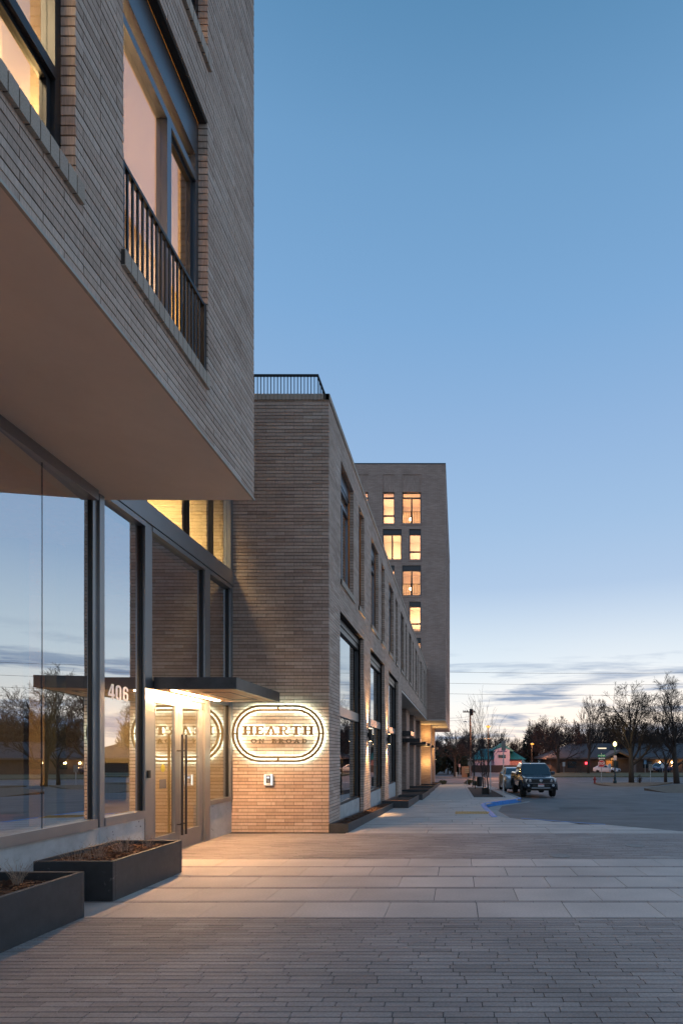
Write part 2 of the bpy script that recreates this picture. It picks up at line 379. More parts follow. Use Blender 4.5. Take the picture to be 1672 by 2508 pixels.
def wood_soffit():
    m, nt, b = mat_base('canopy_wood'); L = nt.links; nn = nt.nodes.new
    geo = nn('ShaderNodeNewGeometry'); mp = nn('ShaderNodeMapping'); mp.inputs['Scale'].default_value = (22, .9, 22); L.new(geo.outputs['Position'], mp.inputs[0])
    nz = nn('ShaderNodeTexNoise'); nz.inputs['Scale'].default_value = 1.6; nz.inputs['Detail'].default_value = 6; L.new(mp.outputs[0], nz.inputs['Vector'])
    r = nn('ShaderNodeValToRGB'); r.color_ramp.elements[0].position = .3; r.color_ramp.elements[1].position = .7
    r.color_ramp.elements[0].color = (.30,.165,.08,1); r.color_ramp.elements[1].color = (.52,.33,.19,1); L.new(nz.outputs[0], r.inputs[0])
    L.new(r.outputs[0], b.inputs['Base Color']); b.inputs['Roughness'].default_value = .5; return m
M_cwood = wood_soffit()
M_bark = mat('bark', (.055,.042,.034), .9, var=.3, scale=10, bump=.5, bscale=40)
M_twig = mat('twigs', (.040,.031,.028), .9, var=.25, scale=2)
M_twig2 = mat('twigs_reddish', (.058,.040,.037), .9, var=.25, scale=2)
M_ever = mat('evergreen', (.018,.026,.014), .9, var=.5, scale=3)
M_pole = mat('timber_pole', (.085,.055,.04), .9, var=.25, scale=8)
M_galv = mat('galvanised_steel', (.42,.42,.42), .45, metal=.6, var=.1)
M_signback = mat('sign_back', (.22,.20,.18), .5, metal=.5, var=.1)
M_signred = mat('stop_red', (.52,.025,.025), .45, var=.04)
M_signgreen = mat('street_green', (.01,.26,.11), .45, var=.04)
M_hydrant = mat('hydrant_red', (.32,.02,.015), .45, var=.15)
M_lamppost = mat('lamp_post_teal', (.012,.035,.045), .4, metal=.2, var=.1)
M_tyre = mat('tyre', (.012,.012,.012), .85, var=.2)
M_rim2 = mat('alloy', (.35,.35,.36), .3, metal=.9, var=.05)
M_truck = mat('charcoal_car_paint', (.022,.03,.042), .25, metal=.4, var=.05, coat=.8)
M_silver = mat('silver_car_paint', (.32,.36,.40), .28, metal=.5, var=.05, coat=.8)
M_carwhite = mat('white_car_paint', (.62,.65,.70), .3, var=.04, coat=.6)
M_carblue = mat('blue_car_paint', (.012,.03,.12), .25, metal=.3, var=.05, coat=.8)
M_trimblk = mat('black_plastic', (.02,.02,.021), .6, var=.1)
M_chrome = mat('chrome', (.75,.76,.78), .15, metal=1, var=.03)
def carglass():
    m, nt, b = mat_base('car_glass'); b.inputs['Base Color'].default_value = (.02,.03,.036,1); b.inputs['Roughness'].default_value = .03; b.inputs['Specular IOR Level'].default_value = .9
    return m
M_carglass = carglass()
def lampglass():
    m, nt, b = mat_base('headlight_lens'); b.inputs['Base Color'].default_value = (.55,.55,.56,1); b.inputs['Roughness'].default_value = .12; b.inputs['Metallic'].default_value = .5
    return m
M_lens = lampglass()
M_plate = mat('licence_plate', (.7,.62,.6), .5, var=.05); M_platered = mat('plate_red', (.5,.05,.06), .5, var=.05)
M_teal = mat('teal_metal_roof', (.025,.20,.20), .5, metal=.1, var=.1, scale=2)
M_pink = mat('pink_stucco', (.62,.36,.37), .85, var=.08, scale=2); M_lilac = mat('lilac_stucco', (.52,.44,.56), .85, var=.06, scale=2)
M_shingle = mat('roof_shingle', (.075,.068,.072), .9, var=.2, scale=2, bump=.3, bscale=10)
M_brownwall = mat('brown_siding', (.095,.07,.058), .85, var=.15, scale=3); M_fasciab = mat('brown_fascia', (.16,.125,.11), .7, var=.1)
M_fence = mat('dark_fence', (.04,.035,.035), .8, var=.15)
M_tan = mat('tan_monument', (.30,.20,.13), .85, var=.1); M_tanpanel = mat('sign_panel', (.30,.29,.20), .7, var=.1)
M_pinksign = mat('small_sign_face', (.60,.42,.40), .5, var=.05); M_greysign = mat('grey_sign_face', (.55,.58,.6), .5, var=.05); M_bluesign = mat('blue_sign_face', (.12,.25,.38), .5, var=.05)
M_hyd_grey = mat('boulder_grey', (.2,.18,.16), .9, var=.2)
M_signbrz = mat('sign_bronze', (.12,.085,.05), .42, metal=.55, var=.1, scale=20)
M_iron = mat('cast_iron', (.22,.20,.19), .55, metal=.5, var=.25, scale=30)
M_dry = mat('dry_stems', (.36,.27,.20), .9, var=.25, scale=30)
E_led = emit('led_strip', (1, .56, .25), 540)
E_halo = emit('halo_led', (.78, 1, .80), 19)
E_clock = emit('intercom_light', (1, .93, .82), 1.6)
E_sod = emit('sodium_lamp', (1, .36, .06), 1.7); E_lamp = emit('globe_lamp', (1, .80, .38), 2.2)
E_sconce = emit('sconce_lens', (1, .62, .28), 25)
E_warm = emit('warm_bulb', (1, .6, .25), 40); E_red = emit('red_neon', (1, .04, .06), 4); E_sky = emit('skylight_glow', (1, .85, .6), .9)
WARM = (1, .66, .33); WARM2 = (1, .72, .42)

# ------------------------------------------------------------------ ground
gr = MB(); ys = [-400, -30, 0, 10.5, 20, 30, 40, 50, 56, 75, 200, 3000]
for i in range(len(ys)-1):
    a, b = ys[i], ys[i+1]; gr.poly([(-2500, a, g(a)-.35), (2500, a, g(a)-.35), (2500, b, g(b)-.35), (-2500, b, g(b)-.35)])
gr.build('ground', M_dirt, kind='structure')

EDGE = [(-8, 22.0), (0, 14.0), (6.7, 8.0), (10.68, 4.53), (12.1, 3.3), (12.6, 2.70), (13.7, 1.59), (14.15, 1.06), (20.0, 1.0), (21.2, 1.35), (22.6, 2.0), (24.0, 2.75), (24.8, 3.0), (56, 3.0)]
def edge_x(y):
    for (a, xa), (b, xb) in zip(EDGE, EDGE[1:]):
        if a <= y <= b: return xa + (xb-xa)*(y-a)/(b-a)
    return EDGE[0][1] if y < EDGE[0][0] else EDGE[-1][1]
# asphalt
rd = MB(); yy = sorted(set([-60, -8, 0, 5, 8, 10.68, 12.1, 12.6, 13.7, 14.15] + [14.5+.5*i for i in range(22)] + [26, 30, 35, 40, 45, 50, 56]))
for a, b in zip(yy, yy[1:]):
    rd.poly([(edge_x(a)-.02, a, road_z(a)), (70, a, road_z(a)), (70, b, road_z(b)), (edge_x(b)-.02, b, road_z(b))])
rd.poly([(-140, 56, road_z(56)), (200, 56, road_z(56)), (200, 75, road_z(75)), (-140, 75, road_z(75))])
rd.build('road', M_asph, kind='structure')
pt = MB()
def patch(pts, m, name, dz=.004):
    p = MB(); p.poly([(x, y, road_z(y)+dz) for x, y in pts]); return p.build(name, m, kind='structure')
patch([(3.7,19.3),(5.3,19.6),(5.2,20.6),(3.9,20.5)], M_asph2, 'road_patch')
patch([(1.06,14.2),(1.42,13.95),(1.40,18.5),(1.75,21.2),(3.3,24.2),(3.32,24.9),(2.7,23.8),(1.6,21.6),(1.02,20.0)], M_kerb, 'gutter_apron')
sm_ = MB(); rs_ = random.Random(3)
for (xa, ya, xb, yb) in ((1.45,18.4,1.42,13.95),(3.6,22.0,12,27.5),(2.2,16.5,9.0,12.0),(6.5,30,14,29),(5.2,14,10.5,22),(4.6,36,10,52)):
    n_ = 26; pts_ = [(xa+(xb-xa)*i/n_+rs_.uniform(-.06,.06), ya+(yb-ya)*i/n_+rs_.uniform(-.06,.06)) for i in range(n_+1)]
    for (p0, q0), (p1, q1) in zip(pts_, pts_[1:]):
        d_ = Vector((p1-p0, q1-q0)).normalized(); w_ = rs_.uniform(.012, .028); nx_, ny_ = -d_.y*w_, d_.x*w_
        sm_.poly([(p0-nx_,q0-ny_,road_z(q0)+.007),(p1-nx_,q1-ny_,road_z(q1)+.007),(p1+nx_,q1+ny_,road_z(q1)+.007),(p0+nx_,q0+ny_,road_z(q0)+.007)])
sm_.build('tar_seam', mat('tar', (.03,.028,.028), .5, var=.2), kind='structure')
m_ = MB()
for x0 in (9, 14, 19, 24, 30): m_.poly([(x0, 64.9, road_z(64)+.004), (x0+3, 64.9, road_z(64)+.004), (x0+3, 65.03, road_z(64)+.004), (x0, 65.03, road_z(64)+.004)])
m_.poly([(4, 62.3, road_z(64)+.004), (9, 62.3, road_z(64)+.004), (9, 62.7, road_z(64)+.004), (4, 62.7, road_z(64)+.004)])
m_.build('road_marking', M_white, kind='structure')

# plaza bed under the paving (joint colour)
pz = MB(); yy = sorted(set([-8, -4, 0, 3, 6.7, 10.5, 10.68, 12.1, 12.6, 13.7, 14.15, 17, 20, 21.2, 22.6, 24]))
for a, b in zip(yy, yy[1:]):
    pz.poly([(-4.6, a, g(a)-.014), (edge_x(a), a, g(a)-.014), (edge_x(b), b, g(b)-.014), (-4.6, b, g(b)-.014)])
plaza = pz.build('plaza', M_joint, kind='structure')

def put_pieces(pieces, parent, name, material, limit, field_name):
    """pieces: list of (x0l,x1l,x0r.., ) hex dicts; the largest in the picture become parts, the rest one stuff part"""
    scored = []
    for p in pieces:
        c = np.mean(np.array(p), axis=0); vis = False; s = 0
        if c[1] > 1.0:
            u, v = px(*c); vis = -30 < u < 1700 and 0 < v < 2530; s = F/c[1]
        scored.append((s if vis else -1, p))
    scored.sort(key=lambda t: -t[0]); cache = {}
    ind = [p for s, p in scored[:limit] if s > 0]; rest = [p for s, p in scored[:limit] if s <= 0] + [p for s, p in scored[limit:]]
    for p in ind:
        a = np.array(p); c = a.mean(axis=0); rel = np.round(a - c, 3); key = rel.tobytes()
        if key not in cache:
            mb = MB(); mb.hexa([tuple(map(float, q)) for q in rel]); me = mb.mesh(name); me.materials.append(material); cache[key] = me
        o = bpy.data.objects.new(name, cache[key]); COL.objects.link(o); o.parent = parent; o.location = [float(t) for t in c]
    if rest: np_boxes(field_name, rest, material, parent, 'stuff')

def paver_hex(x0, x1, y0, y1, dz, xr0=None, xr1=None, th=.04):
    xr0 = x1 if xr0 is None else xr0; xr1 = x1 if xr1 is None else xr1
    a, b = g(y0)+dz, g(y1)+dz
    return [(x0,y0,a-th),(xr0,y0,a-th),(xr1,y1,b-th),(x0,y1,b-th),(x0,y0,a),(xr0,y0,a),(xr1,y1,b),(x0,y1,b)]
def lay(y0, y1, rowd, length, joint, x_left, out, strip=0.0, jitter=.3, rand_off=True, bed=None):
    bed = bed or joint
    y = y0; k = 0
    while y < y1 - .01:
        ye = min(y+rowd, y1); off = random.uniform(0, length) if rand_off else (.19 if k % 2 == 0 else .19+length/2)
        x = x_left - ((x_left - off) % length)
        while True:
            xa, xb = max(x, x_left), x+length
            e0, e1 = edge_x(y+joint/2), edge_x(ye-joint/2)
            if xa >= max(e0, e1)-.05: break
            if xb-xa > .03:
                r0, r1 = min(xb-joint/2, e0), min(xb-joint/2, e1)
                if min(r0, r1) > xa+joint/2+.02:
                    tilt = random.uniform(-.0012, .0012)*(1 if jitter else .3)
                    out.append(paver_hex(xa+joint/2, None, y+bed/2, ye-bed/2, tilt, r0, r1))
            x += length
        y = ye; k += 1
        if strip and y < y1-.1:
            x = x_left - random.uniform(0, .3)
            while x < edge_x(y)-.05:
                xa = max(x, x_left); xb = min(x+.30, edge_x(y))
                if xb-xa > .04: SM.append(paver_hex(xa+.003, xb-.003, y+.003, y+strip-.003, random.uniform(-.001, .001)))
                x += .30
            y += strip
SM, LG = [], []
lay(-6.0, 5.0, .0645, .30, .0055, -4.5, SM, bed=.0105)
lay(5.0, 7.80, .505, .886, .007, -4.5, LG, strip=.071, rand_off=False)
lay(7.80, 10.36, .0645, .30, .0055, -4.5, SM, bed=.0105)
lay(10.36, 23.9, .53, 1.22, .010, -2.2, LG, strip=0.07, rand_off=True)
put_pieces(SM, plaza, 'paver', M_paver, 300, 'paver_field')
put_pieces(LG, plaza, 'slab', M_slab, 240, 'slab_field')

# concrete pavement further down the street
sw = MB(); y = 23.93
swo = None
walk = MB(); walk.poly([(-3.4, 23.9, g(23.9)-.012), (3.0, 23.9, g(23.9)-.012), (3.0, 56, g(56)-.012), (-3.4, 56, g(56)-.012)])
pav = walk.build('pavement', M_joint, kind='structure')
panels = []
BED = (.78, 2.35, 25.6, 43.0)
while y < 56:
    ye = min(y+1.83, 56)
    for xa, xb in ((-3.3, -1.0), (-1.0, .62), (.62, .78), (2.35, 2.82)):
        if xa == .62 and not (BED[2]-1 < y < BED[3]): xb = 2.35
        panels.append([(xa+.006,y+.008,g(y)-.06),(xb-.006,y+.008,g(y)-.06),(xb-.006,ye-.008,g(ye)-.06),(xa+.006,ye-.008,g(ye)-.06),(xa+.006,y+.008,g(y)),(xb-.006,y+.008,g(y)),(xb-.006,ye-.008,g(ye)),(xa+.006,ye-.008,g(ye))])
    if y < BED[2]: panels.append([(.786,y+.008,g(y)-.06),(2.344,y+.008,g(y)-.06),(2.344,BED[2],g(BED[2])-.06),(.786,BED[2],g(BED[2])-.06),(.786,y+.008,g(y)),(2.344,y+.008,g(y)),(2.344,BED[2],g(BED[2])),(.786,BED[2],g(BED[2]))])
    y = ye
put_pieces(panels, pav, 'concrete_panel', M_walk, 120, 'concrete_panel_field')
bd = MB(); yy = [25.6+i*1.0 for i in range(18)]
for a, b in zip(yy, yy[1:]):
    for i in range(3):
        xa, xb = BED[0]+i*.52, BED[0]+(i+1)*.52
        bd.poly([(xa,a,g(a)-.02),(xb,a,g(a)-.02),(xb,b,g(b)-.02),(xa,b,g(b)-.02)])
bd.build('tree_bed', M_mulch, kind='structure')

# kerb: painted blue round the bay, plain concrete along the street
kb = MB(); pts = [(1.06,14.15),(1.03,16),(1.0,18.2),(1.0,19.6),(1.12,20.7),(1.45,21.4),(2.0,22.5),(2.55,23.6),(2.9,24.4),(3.0,25.2)]
def kerb_run(mb, pts, w=.16, h0=None):
    for (xa, ya), (xb, yb) in zip(pts, pts[1:]):
        d = Vector((xb-xa, yb-ya)).normalized(); n = Vector((-d.y, d.x))*w
        za, zb = g(ya)+.006, g(yb)+.006
        mb.hexa([(xa,ya,za-.3),(xb,yb,zb-.3),(xb+n.x,yb+n.y,zb-.3),(xa+n.x,ya+n.y,za-.3),(xa,ya,za),(xb,yb,zb),(xb+n.x,yb+n.y,zb),(xa+n.x,ya+n.y,za)])
kerb_run(kb, pts); kb.build('blue_kerb', M_blue, kind='structure')
kb = MB(); kerb_run(kb, [(3.0, 25.2), (3.0, 40), (3.0, 56)]); kerb_run(kb, [(3.0,56),(1,57.2),(-30,57.2)], .16); kb.build('kerb', M_kerb, kind='structure')
gl = MB(); line = [(1.62,13.68),(2.70,12.6),(3.35,12.05)]
for (xa, ya), (xb, yb) in zip(line, line[1:]): gl.poly([(xa,ya+.02,g(ya)+.004),(xb,yb+.02,g(yb)+.004),(xb+.02,yb+.09,g(yb)+.004),(xa+.02,ya+.09,g(ya)+.004)])
gl.build('blue_flush_line', M_blue, kind='structure')
# verges and islands across the road
def raised(pts, z0, z1, m, name):
    p = MB(); p.prism([(x, y, z0) for x, y in pts], (0, 0, z1-z0)); return p.build(name, m, kind='structure')
ZR = road_z(60)
raised([(14.2,40.5),(18.5,45.5),(24,47.0),(60,48),(60,33),(24,31),(15.5,32.5),(14.0,36)], -1.7, road_z(40)+.16, M_dirt, 'near_verge')
raised([(15.3,59.8),(15.1,57),(15.7,51.5),(18,52.0),(22,57.2),(24.5,60.6),(20,60.6)], -1.9, ZR+.13, M_dirt, 'corner_island')
raised([(26,59.5),(30,57.5),(60,56.5),(60,60.5),(27,60.8)], -1.9, ZR+.13, M_dirt, 'corner_verge')
raised([(18,60.9),(60,60.9),(60,61.4),(16,61.3)], -1.9, ZR+.10, M_kerb, 'far_kerb')
raised([(12,75),(140,75),(140,91.5),(12,91.5)], -1.9, ZR+.22, M_grass, 'grass_verge')
raised([(12,74.7),(140,74.7),(140,75),(12,75)], -1.9, ZR+.12, M_kerb, 'verge_kerb')
raised([(-60,73.2),(3.2,73.2),(3.4,75.5),(-60,79)], -1.9, ZR+.14, M_dirt, 'planting_strip')
raised([(-60,72.8),(3.3,72.8),(3.3,73.2),(-60,73.2)], -1.9, ZR+.12, M_kerb, 'planting_kerb')
p = MB(); p.poly([(3.4,75,ZR+.004),(12,75,ZR+.004),(12,130,ZR+.004),(-20,130,ZR+.004),(-20,79,ZR+.004),(3.4,79,ZR+.004)]); p.build('parking_lot', M_asph, kind='structure')
p = MB(); p.poly([(12,91.6,ZR+.03),(140,91.6,ZR+.03),(140,130,ZR+.03),(12,130,ZR+.03)]); p.build('side_lot', M_asph, kind='structure')

# tactile plate, manhole covers
t = thing('tactile_plate', 'small yellow ribbed tactile plate set in the pavement beside the blue kerb', 'tactile paving', (.42, 15.6, g(15.6)))
mb = MB(); mb.box(-.5, .5, -.3, .3, -.01, .012); mb.build('plate', M_yellow, t)
mb = MB()
for i in range(12): mb.box(-.47+i*.08, -.44+i*.08, -.28, .28, .012, .022)
mb.build('rib', M_yellow, t)
for i, (x, y, s) in enumerate(((1.54, 8.05, 'nearer the camera'), (2.98, 8.95, 'nearer the road'))):
    o = MB().lathe([(.16, -.02), (.16, .005), (.14, .007), (.13, .005), (.0, .005)], (x, y, 0), 20).build('manhole_cover', M_iron)
    tag(o, 'round pale metal utility cover in the dark paver band, the one %s' % s, 'utility cover', 'utility covers in the plaza')

# ------------------------------------------------------------------ brick wall generator
BH, BJ = .0677, .0112
def brick_wall(bld, wname, axis, P0, a0, a1, z0, z1, openings, L, limit, phase=0.0, depth=.10, zfun=None, mat_=None, edge_rec=.010):
    """axis 'x': wall at x=P0 facing +x, a runs along y.  axis 'y': wall at y=P0 facing -y, a runs along x."""
    mat_ = mat_ or M_brick
    def corner(aL, aR, zb, zt, n0, n1):
        return bx8(P0-n1 if axis == 'x' else aL, P0-n0 if axis == 'x' else aR, aL if axis == 'x' else P0+n0, aR if axis == 'x' else P0+n1, zb, zt)
    # backing
    A = sorted({a0, a1} | {min(max(v, a0), a1) for o in openings for v in (o[0]-edge_rec, o[1]+edge_rec)})
    Z = sorted({z0, z1} | {min(max(v, z0), z1) for o in openings for v in (o[2]-edge_rec, o[3]+edge_rec)})
    cells = []
    for i in range(len(A)-1):
        for j in range(len(Z)-1):
            ca, cz = (A[i]+A[i+1])/2, (Z[j]+Z[j+1])/2
            if A[i+1]-A[i] < 1e-4 or Z[j+1]-Z[j] < 1e-4: continue
            if any(o[0]-edge_rec < ca < o[1]+edge_rec and o[2]-edge_rec < cz < o[3]+edge_rec for o in openings): continue
            cells.append(corner(A[i]+(.008 if i == 0 else 0), A[i+1]-(.008 if i == len(A)-2 else 0), Z[j], Z[j+1], .0125, depth-.004))
    wall = np_boxes(wname, cells, M_mortar, bld)
    k0 = int(math.floor(z0/BH)); pieces = []
    for k in range(k0, int(math.ceil(z1/BH))+1):
        zb, zt = max(k*BH, z0), min((k+1)*BH-BJ, z1)
        if zt-zb < .015: continue
        zc = (zb+zt)/2
        segs = [(a0, a1)]
        for o in openings:
            if o[2] < zc < o[3]:
                ns = []
                for s in segs:
                    if o[1] <= s[0] or o[0] >= s[1]: ns.append(s); continue
                    if o[0]-s[0] > .02: ns.append((s[0], o[0]))
                    if s[1]-o[1] > .02: ns.append((o[1], s[1]))
                segs = ns
        off = phase + (k % 2)*L/2
        for s0, s1 in segs:
            a = off + math.floor((s0-off)/L)*L
            while a < s1-.001:
                l, r = max(a, s0), min(a+L-.007, s1)
                if s1-r < .06: r = s1                     # no slivers beside openings: the last brick runs on to the edge
                elif a > s0 and a-s0 < .06: l = s0
                if l == s0 and r-l < .06 and r < s1: a += L; continue
                if r == s1 and a > s0 and s1-a < .06: a += L; continue
                if zfun and zfun((l+r)/2) > zt: a += L; continue
                if r-l > .025:
                    j = random.uniform(-.0018, .0018)
                    pieces.append(corner(l, r, zb, zt, j, depth))
                a += L
    put_pieces(pieces, wall, 'brick', mat_, limit, 'brickwork')
    return wall
def room(bld, x0, x1, y0, y1, z0, z1, m, name='room', mf=None, mc=None):
    """a room shell open to the street side (x1)"""
    w = MB(); w.poly([(x0,y0,z0),(x0,y1,z0),(x0,y1,z1),(x0,y0,z1)]); w.poly([(x0,y0,z0),(x1,y0,z0),(x1,y0,z1),(x0,y0,z1)]); w.poly([(x0,y1,z0),(x1,y1,z0),(x1,y1,z1),(x0,y1,z1)])
    o = w.build(name, m, bld)
    MB().poly([(x0,y0,z0),(x1,y0,z0),(x1,y1,z0),(x0,y1,z0)]).build('room_floor', mf or m, bld)
    MB().poly([(x0,y0,z1),(x1,y0,z1),(x1,y1,z1),(x0,y1,z1)]).build('room_ceiling', mc or m, bld)
    return o

# ------------------------------------------------------------------ near apartment block with overhang
blk = thing('apartment_block', 'grey brown brick apartment block jutting out over the glazed entrance', 'building')
XB, YE = -2.60, 6.77
opsB = [(2.75, 3.61, 5.45, 8.09), (4.13, 5.52, 5.45, 8.09), (4.72, 5.52, 8.80, 11.44), (.2, 1.6, 5.45, 8.09), (2.75, 4.1, 8.80, 11.44), (-1.6, -.4, 5.45, 8.09)]
brick_wall(blk, 'wall', 'x', XB, -3.0, YE, 4.805, 13.0, opsB, .358, 300, phase=.11)
MB().box(-4.52, XB-.012, -6, YE-.004, 4.785, 4.90).build('soffit', M_soffit, blk)
MB().box(XB-.012, XB+.012, -6, YE+.004, 4.780, 4.803).build('drip_edge', M_trim, blk)
MB().box(-14, XB-.104, YE-.12, YE-.003, 4.90, 13.0).build('end_wall', M_brickfar, blk)
MB().box(-14, XB-.104, -3, YE-.12, 12.9, 13.0).build('roof', M_soffit, blk)
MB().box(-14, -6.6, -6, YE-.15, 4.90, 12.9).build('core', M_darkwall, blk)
MB().box(-14, XB-.01, -6, -3.002, 4.90, 13.0).build('rear_wall', M_brickfar, blk)
def sill_bricks(bld, X, y0, y1, ztop, individual, proud=.035, h=.13):
    n = int(round((y1-y0+.06)/.0785)); ps = []
    for i in range(n):
        a = y0-.03+i*.0785; ps.append(bx8(X-.10, X+proud, a, a+.0705, ztop-h, ztop))
    par = MB().box(X-.09, X+proud-.006, y0-.03, y0-.03+n*.0785-.008, ztop-h+.006, ztop-.007).build('sill', M_mortar, bld)
    put_pieces(ps, par, 'sill_brick', M_sillbrick, 40 if individual else 0, 'sill_brickwork')
for (y0, y1, z0, z1) in opsB: sill_bricks(blk, XB, y0, y1, z0, z0 < 9)
def frame_rect(mb, X, y0, y1, z0, z1, w, d0, d1):
    mb.box(X-d1, X-d0, y0, y0+w, z0, z1); mb.box(X-d1, X-d0, y1-w, y1, z0, z1)
    mb.box(X-d1, X-d0, y0+w, y1-w, z0, z0+w); mb.box(X-d1, X-d0, y0+w, y1-w, z1-w, z1)
def block_window(bld, X, y0, y1, z0, z1, balcony, gm, header=.28):
    """recessed window: metal head panel, transom light, mullion, lower lights"""
    f = MB(); d0, d1 = .105, .20; w = .045; zt = z1-header
    frame_rect(f, X, y0-.03, y1+.03, z0-.03, zt, w+.03, d0, d1)
    zm = zt-.36 if balcony else z0+.62
    f.box(X-d1, X-d0+.008, y0+w, y1-w, zm, zm+.075)
    ym = y0+(y1-y0)*.60
    if balcony: f.box(X-d1, X-d0+.008, ym-.035, ym+.035, z0+w, zm)
    win = f.build('window', M_panel if balcony else M_dark, bld)
    MB().box(X-.17, X-.106, y0-.03, y1+.03, zt+.002, z1+.03).build('head_panel', M_panel, win)
    MB().box(X-.22, X-.172, y0-.03, y1+.03, zt+.002, z1+.05).build('head_box', M_black, win)
    pn = lambda a, b, c, d: MB().box(X-.165, X-.155, a, b, c, d).build('pane', gm, win)
    if balcony:
        pn(y0+w, y1-w, zm+.075, zt-w); pn(y0+w, ym-.035, z0+w, zm)
        s = MB(); frame_rect(s, X, ym+.036, y1-w-.001, z0+w+.001, zm-.001, .05, .135, .185); s.build('sash', M_dark, win)
        pn(ym+.087, y1-w-.051, z0+w+.05, zm-.05)
    else:
        pn(y0+w, y1-w, zm+.075, zt-w)
        s = MB(); frame_rect(s, X, y0+w+.001, y1-w-.001, z0+w+.001, zm-.001, .035, .135, .185); s.build('sash', M_dark, win)
        pn(y0+w+.036, y1-w-.036, z0+w+.036, zm-.036)
    return win
def juliet(bld, X, y0, y1, z0, z1, n):
    r = MB(); r.box(X-.06, X-.02, y0+.012, y1-.012, z1-.03, z1); r.box(X-.06, X-.02, y0+.012, y1-.012, z0+.05, z0+.08)
    r.box(X-.065, X-.015, y0+.002, y0+.04, z0+.002, z1-.001); r.box(X-.065, X-.015, y1-.04, y1-.002, z0+.002, z1-.001)
    ra = r.build('railing', M_black, bld)
    me = MB().box(-.008, .008, -.008, .008, 0, z1-z0-.112).mesh('baluster'); me.materials.append(M_black)
    for i in range(n):
        o = bpy.data.objects.new('baluster', me); COL.objects.link(o); o.parent = ra
        o.location = (X-.04, y0+.04+(y1-y0-.08)*(i+1)/(n+1), z0+.081)
for (y0, y1, z0, z1) in opsB:
    bal = (y0, z0) in ((4.13, 5.45), (.2, 5.45))
    block_window(blk, XB, y0, y1, z0, z1, bal, M_glassw)
    if bal: juliet(blk, XB, y0, y1, z0+.0, 6.21, 18)
# rooms behind them
room(blk, -6.55, -2.82, -3, 3.9, 4.95, 8.15, M_creamw); room(blk, -6.55, -2.82, 3.95, 6.60, 4.95, 8.15, M_creamw)
room(blk, -6.55, -2.82, -3, 6.60, 8.25, 11.5, M_honey)
MB().box(-3.60, -3.14, 3.62, 3.66, 4.96, 8.14).build('partition', M_creamw, blk)
MB().box(-2.95, -2.83, 5.42, 5.60, 4.96, 8.1).build('curtain', M_honey, blk)
area('room_lamp', (-4.2, 2.9, 8.0), 1.4, 120, WARM2, size_y=1.4)
area('room_lamp', (-3.0, 3.75, 5.9), .25, 22.0, (1, .62, .25), (0, -.2, 1))
area('room_lamp', (-4.6, 5.2, 8.0), 1.6, 90, (1, .70, .50), size_y=1.6)
area('room_lamp', (-3.35, 5.1, 5.7), .3, 14, (1, .6, .25), (.25, .5, 1))
area('room_lamp', (-4.5, 3.0, 11.3), 2, 120, WARM, size_y=4)

# storefront under the overhang
XS = -4.50
stf = MB()
# frames on the straight part, y from 6.6 to 10.5
def vbar(y0, y1, z0, z1, d=.05): stf.box(XS-.09, XS+d, y0, y1, z0, z1)
vbar(6.60, 6.69, .63, 4.785); vbar(7.56, 7.73, 0, 4.87); vbar(9.35, 9.54, 0, 4.87); vbar(10.40, 10.495, .63, 8.2)
hb = lambda y0, y1, z0, z1, d=.06: stf.box(XS-.09, XS+d, y0, y1, z0, z1)
hb(6.69, 7.56, .63, .74); hb(9.54, 10.40, .63, .71)
hb(6.69, 7.56, 4.79, 4.86); hb(7.73, 9.35, 4.79, 4.86); hb(9.54, 10.40, 4.79, 4.86)
hb(7.73, 9.35, 2.445, 2.62, .05); hb(9.54, 10.40, 2.50, 2.56, .02)
sf = stf.build('storefront', M_alu, blk)
MB().box(XS-.10, XS+.075, 6.5, 10.495, 4.87, 5.15).build('spandrel_band', M_alu, sf)
MB().box(XS-.10, XS+.05, 6.5, 10.495, 4.861, 4.869).build('spandrel_shadow_gap', M_black, sf)
c_ = MB(); 
for yy_ in (7.62, 8.83, 9.70): c_.box(XS-.09, XS+.02, yy_, yy_+.035, 5.15, 8.2)
c_.box(XS-.09, XS+.02, 6.5, 10.40, 5.152, 5.18)
c_.build('clerestory_mullion', M_dark, sf)
def pane(y0, y1, z0, z1, gm, par, name='pane', X=XS-.02): return MB().box(X-.012, X, y0, y1, z0, z1).build(name, gm, par)
pane(6.69, 7.56, .74, 4.79, M_glass, sf); pane(7.73, 9.35, 2.62, 4.79, M_glass, sf); pane(9.54, 10.40, .71, 2.50, M_glassd, sf); pane(9.54, 10.40, 2.56, 4.79, M_glass, sf)
for a, b in ((6.5, 7.62), (7.655, 8.83), (8.865, 9.70), (9.735, 10.40)): pane(a, b, 5.18, 8.2, M_glassd, sf)
# dark gaskets at the frame edges
k_ = MB(); k_.box(XS-.03, XS+.01, 7.535, 7.559, .741, 4.789); k_.box(XS-.03, XS+.01, 9.325, 9.349, 2.63, 4.789); k_.box(XS-.03, XS+.01, 10.375, 10.399, .715, 4.78)
k_.build('gasket', M_black, sf)
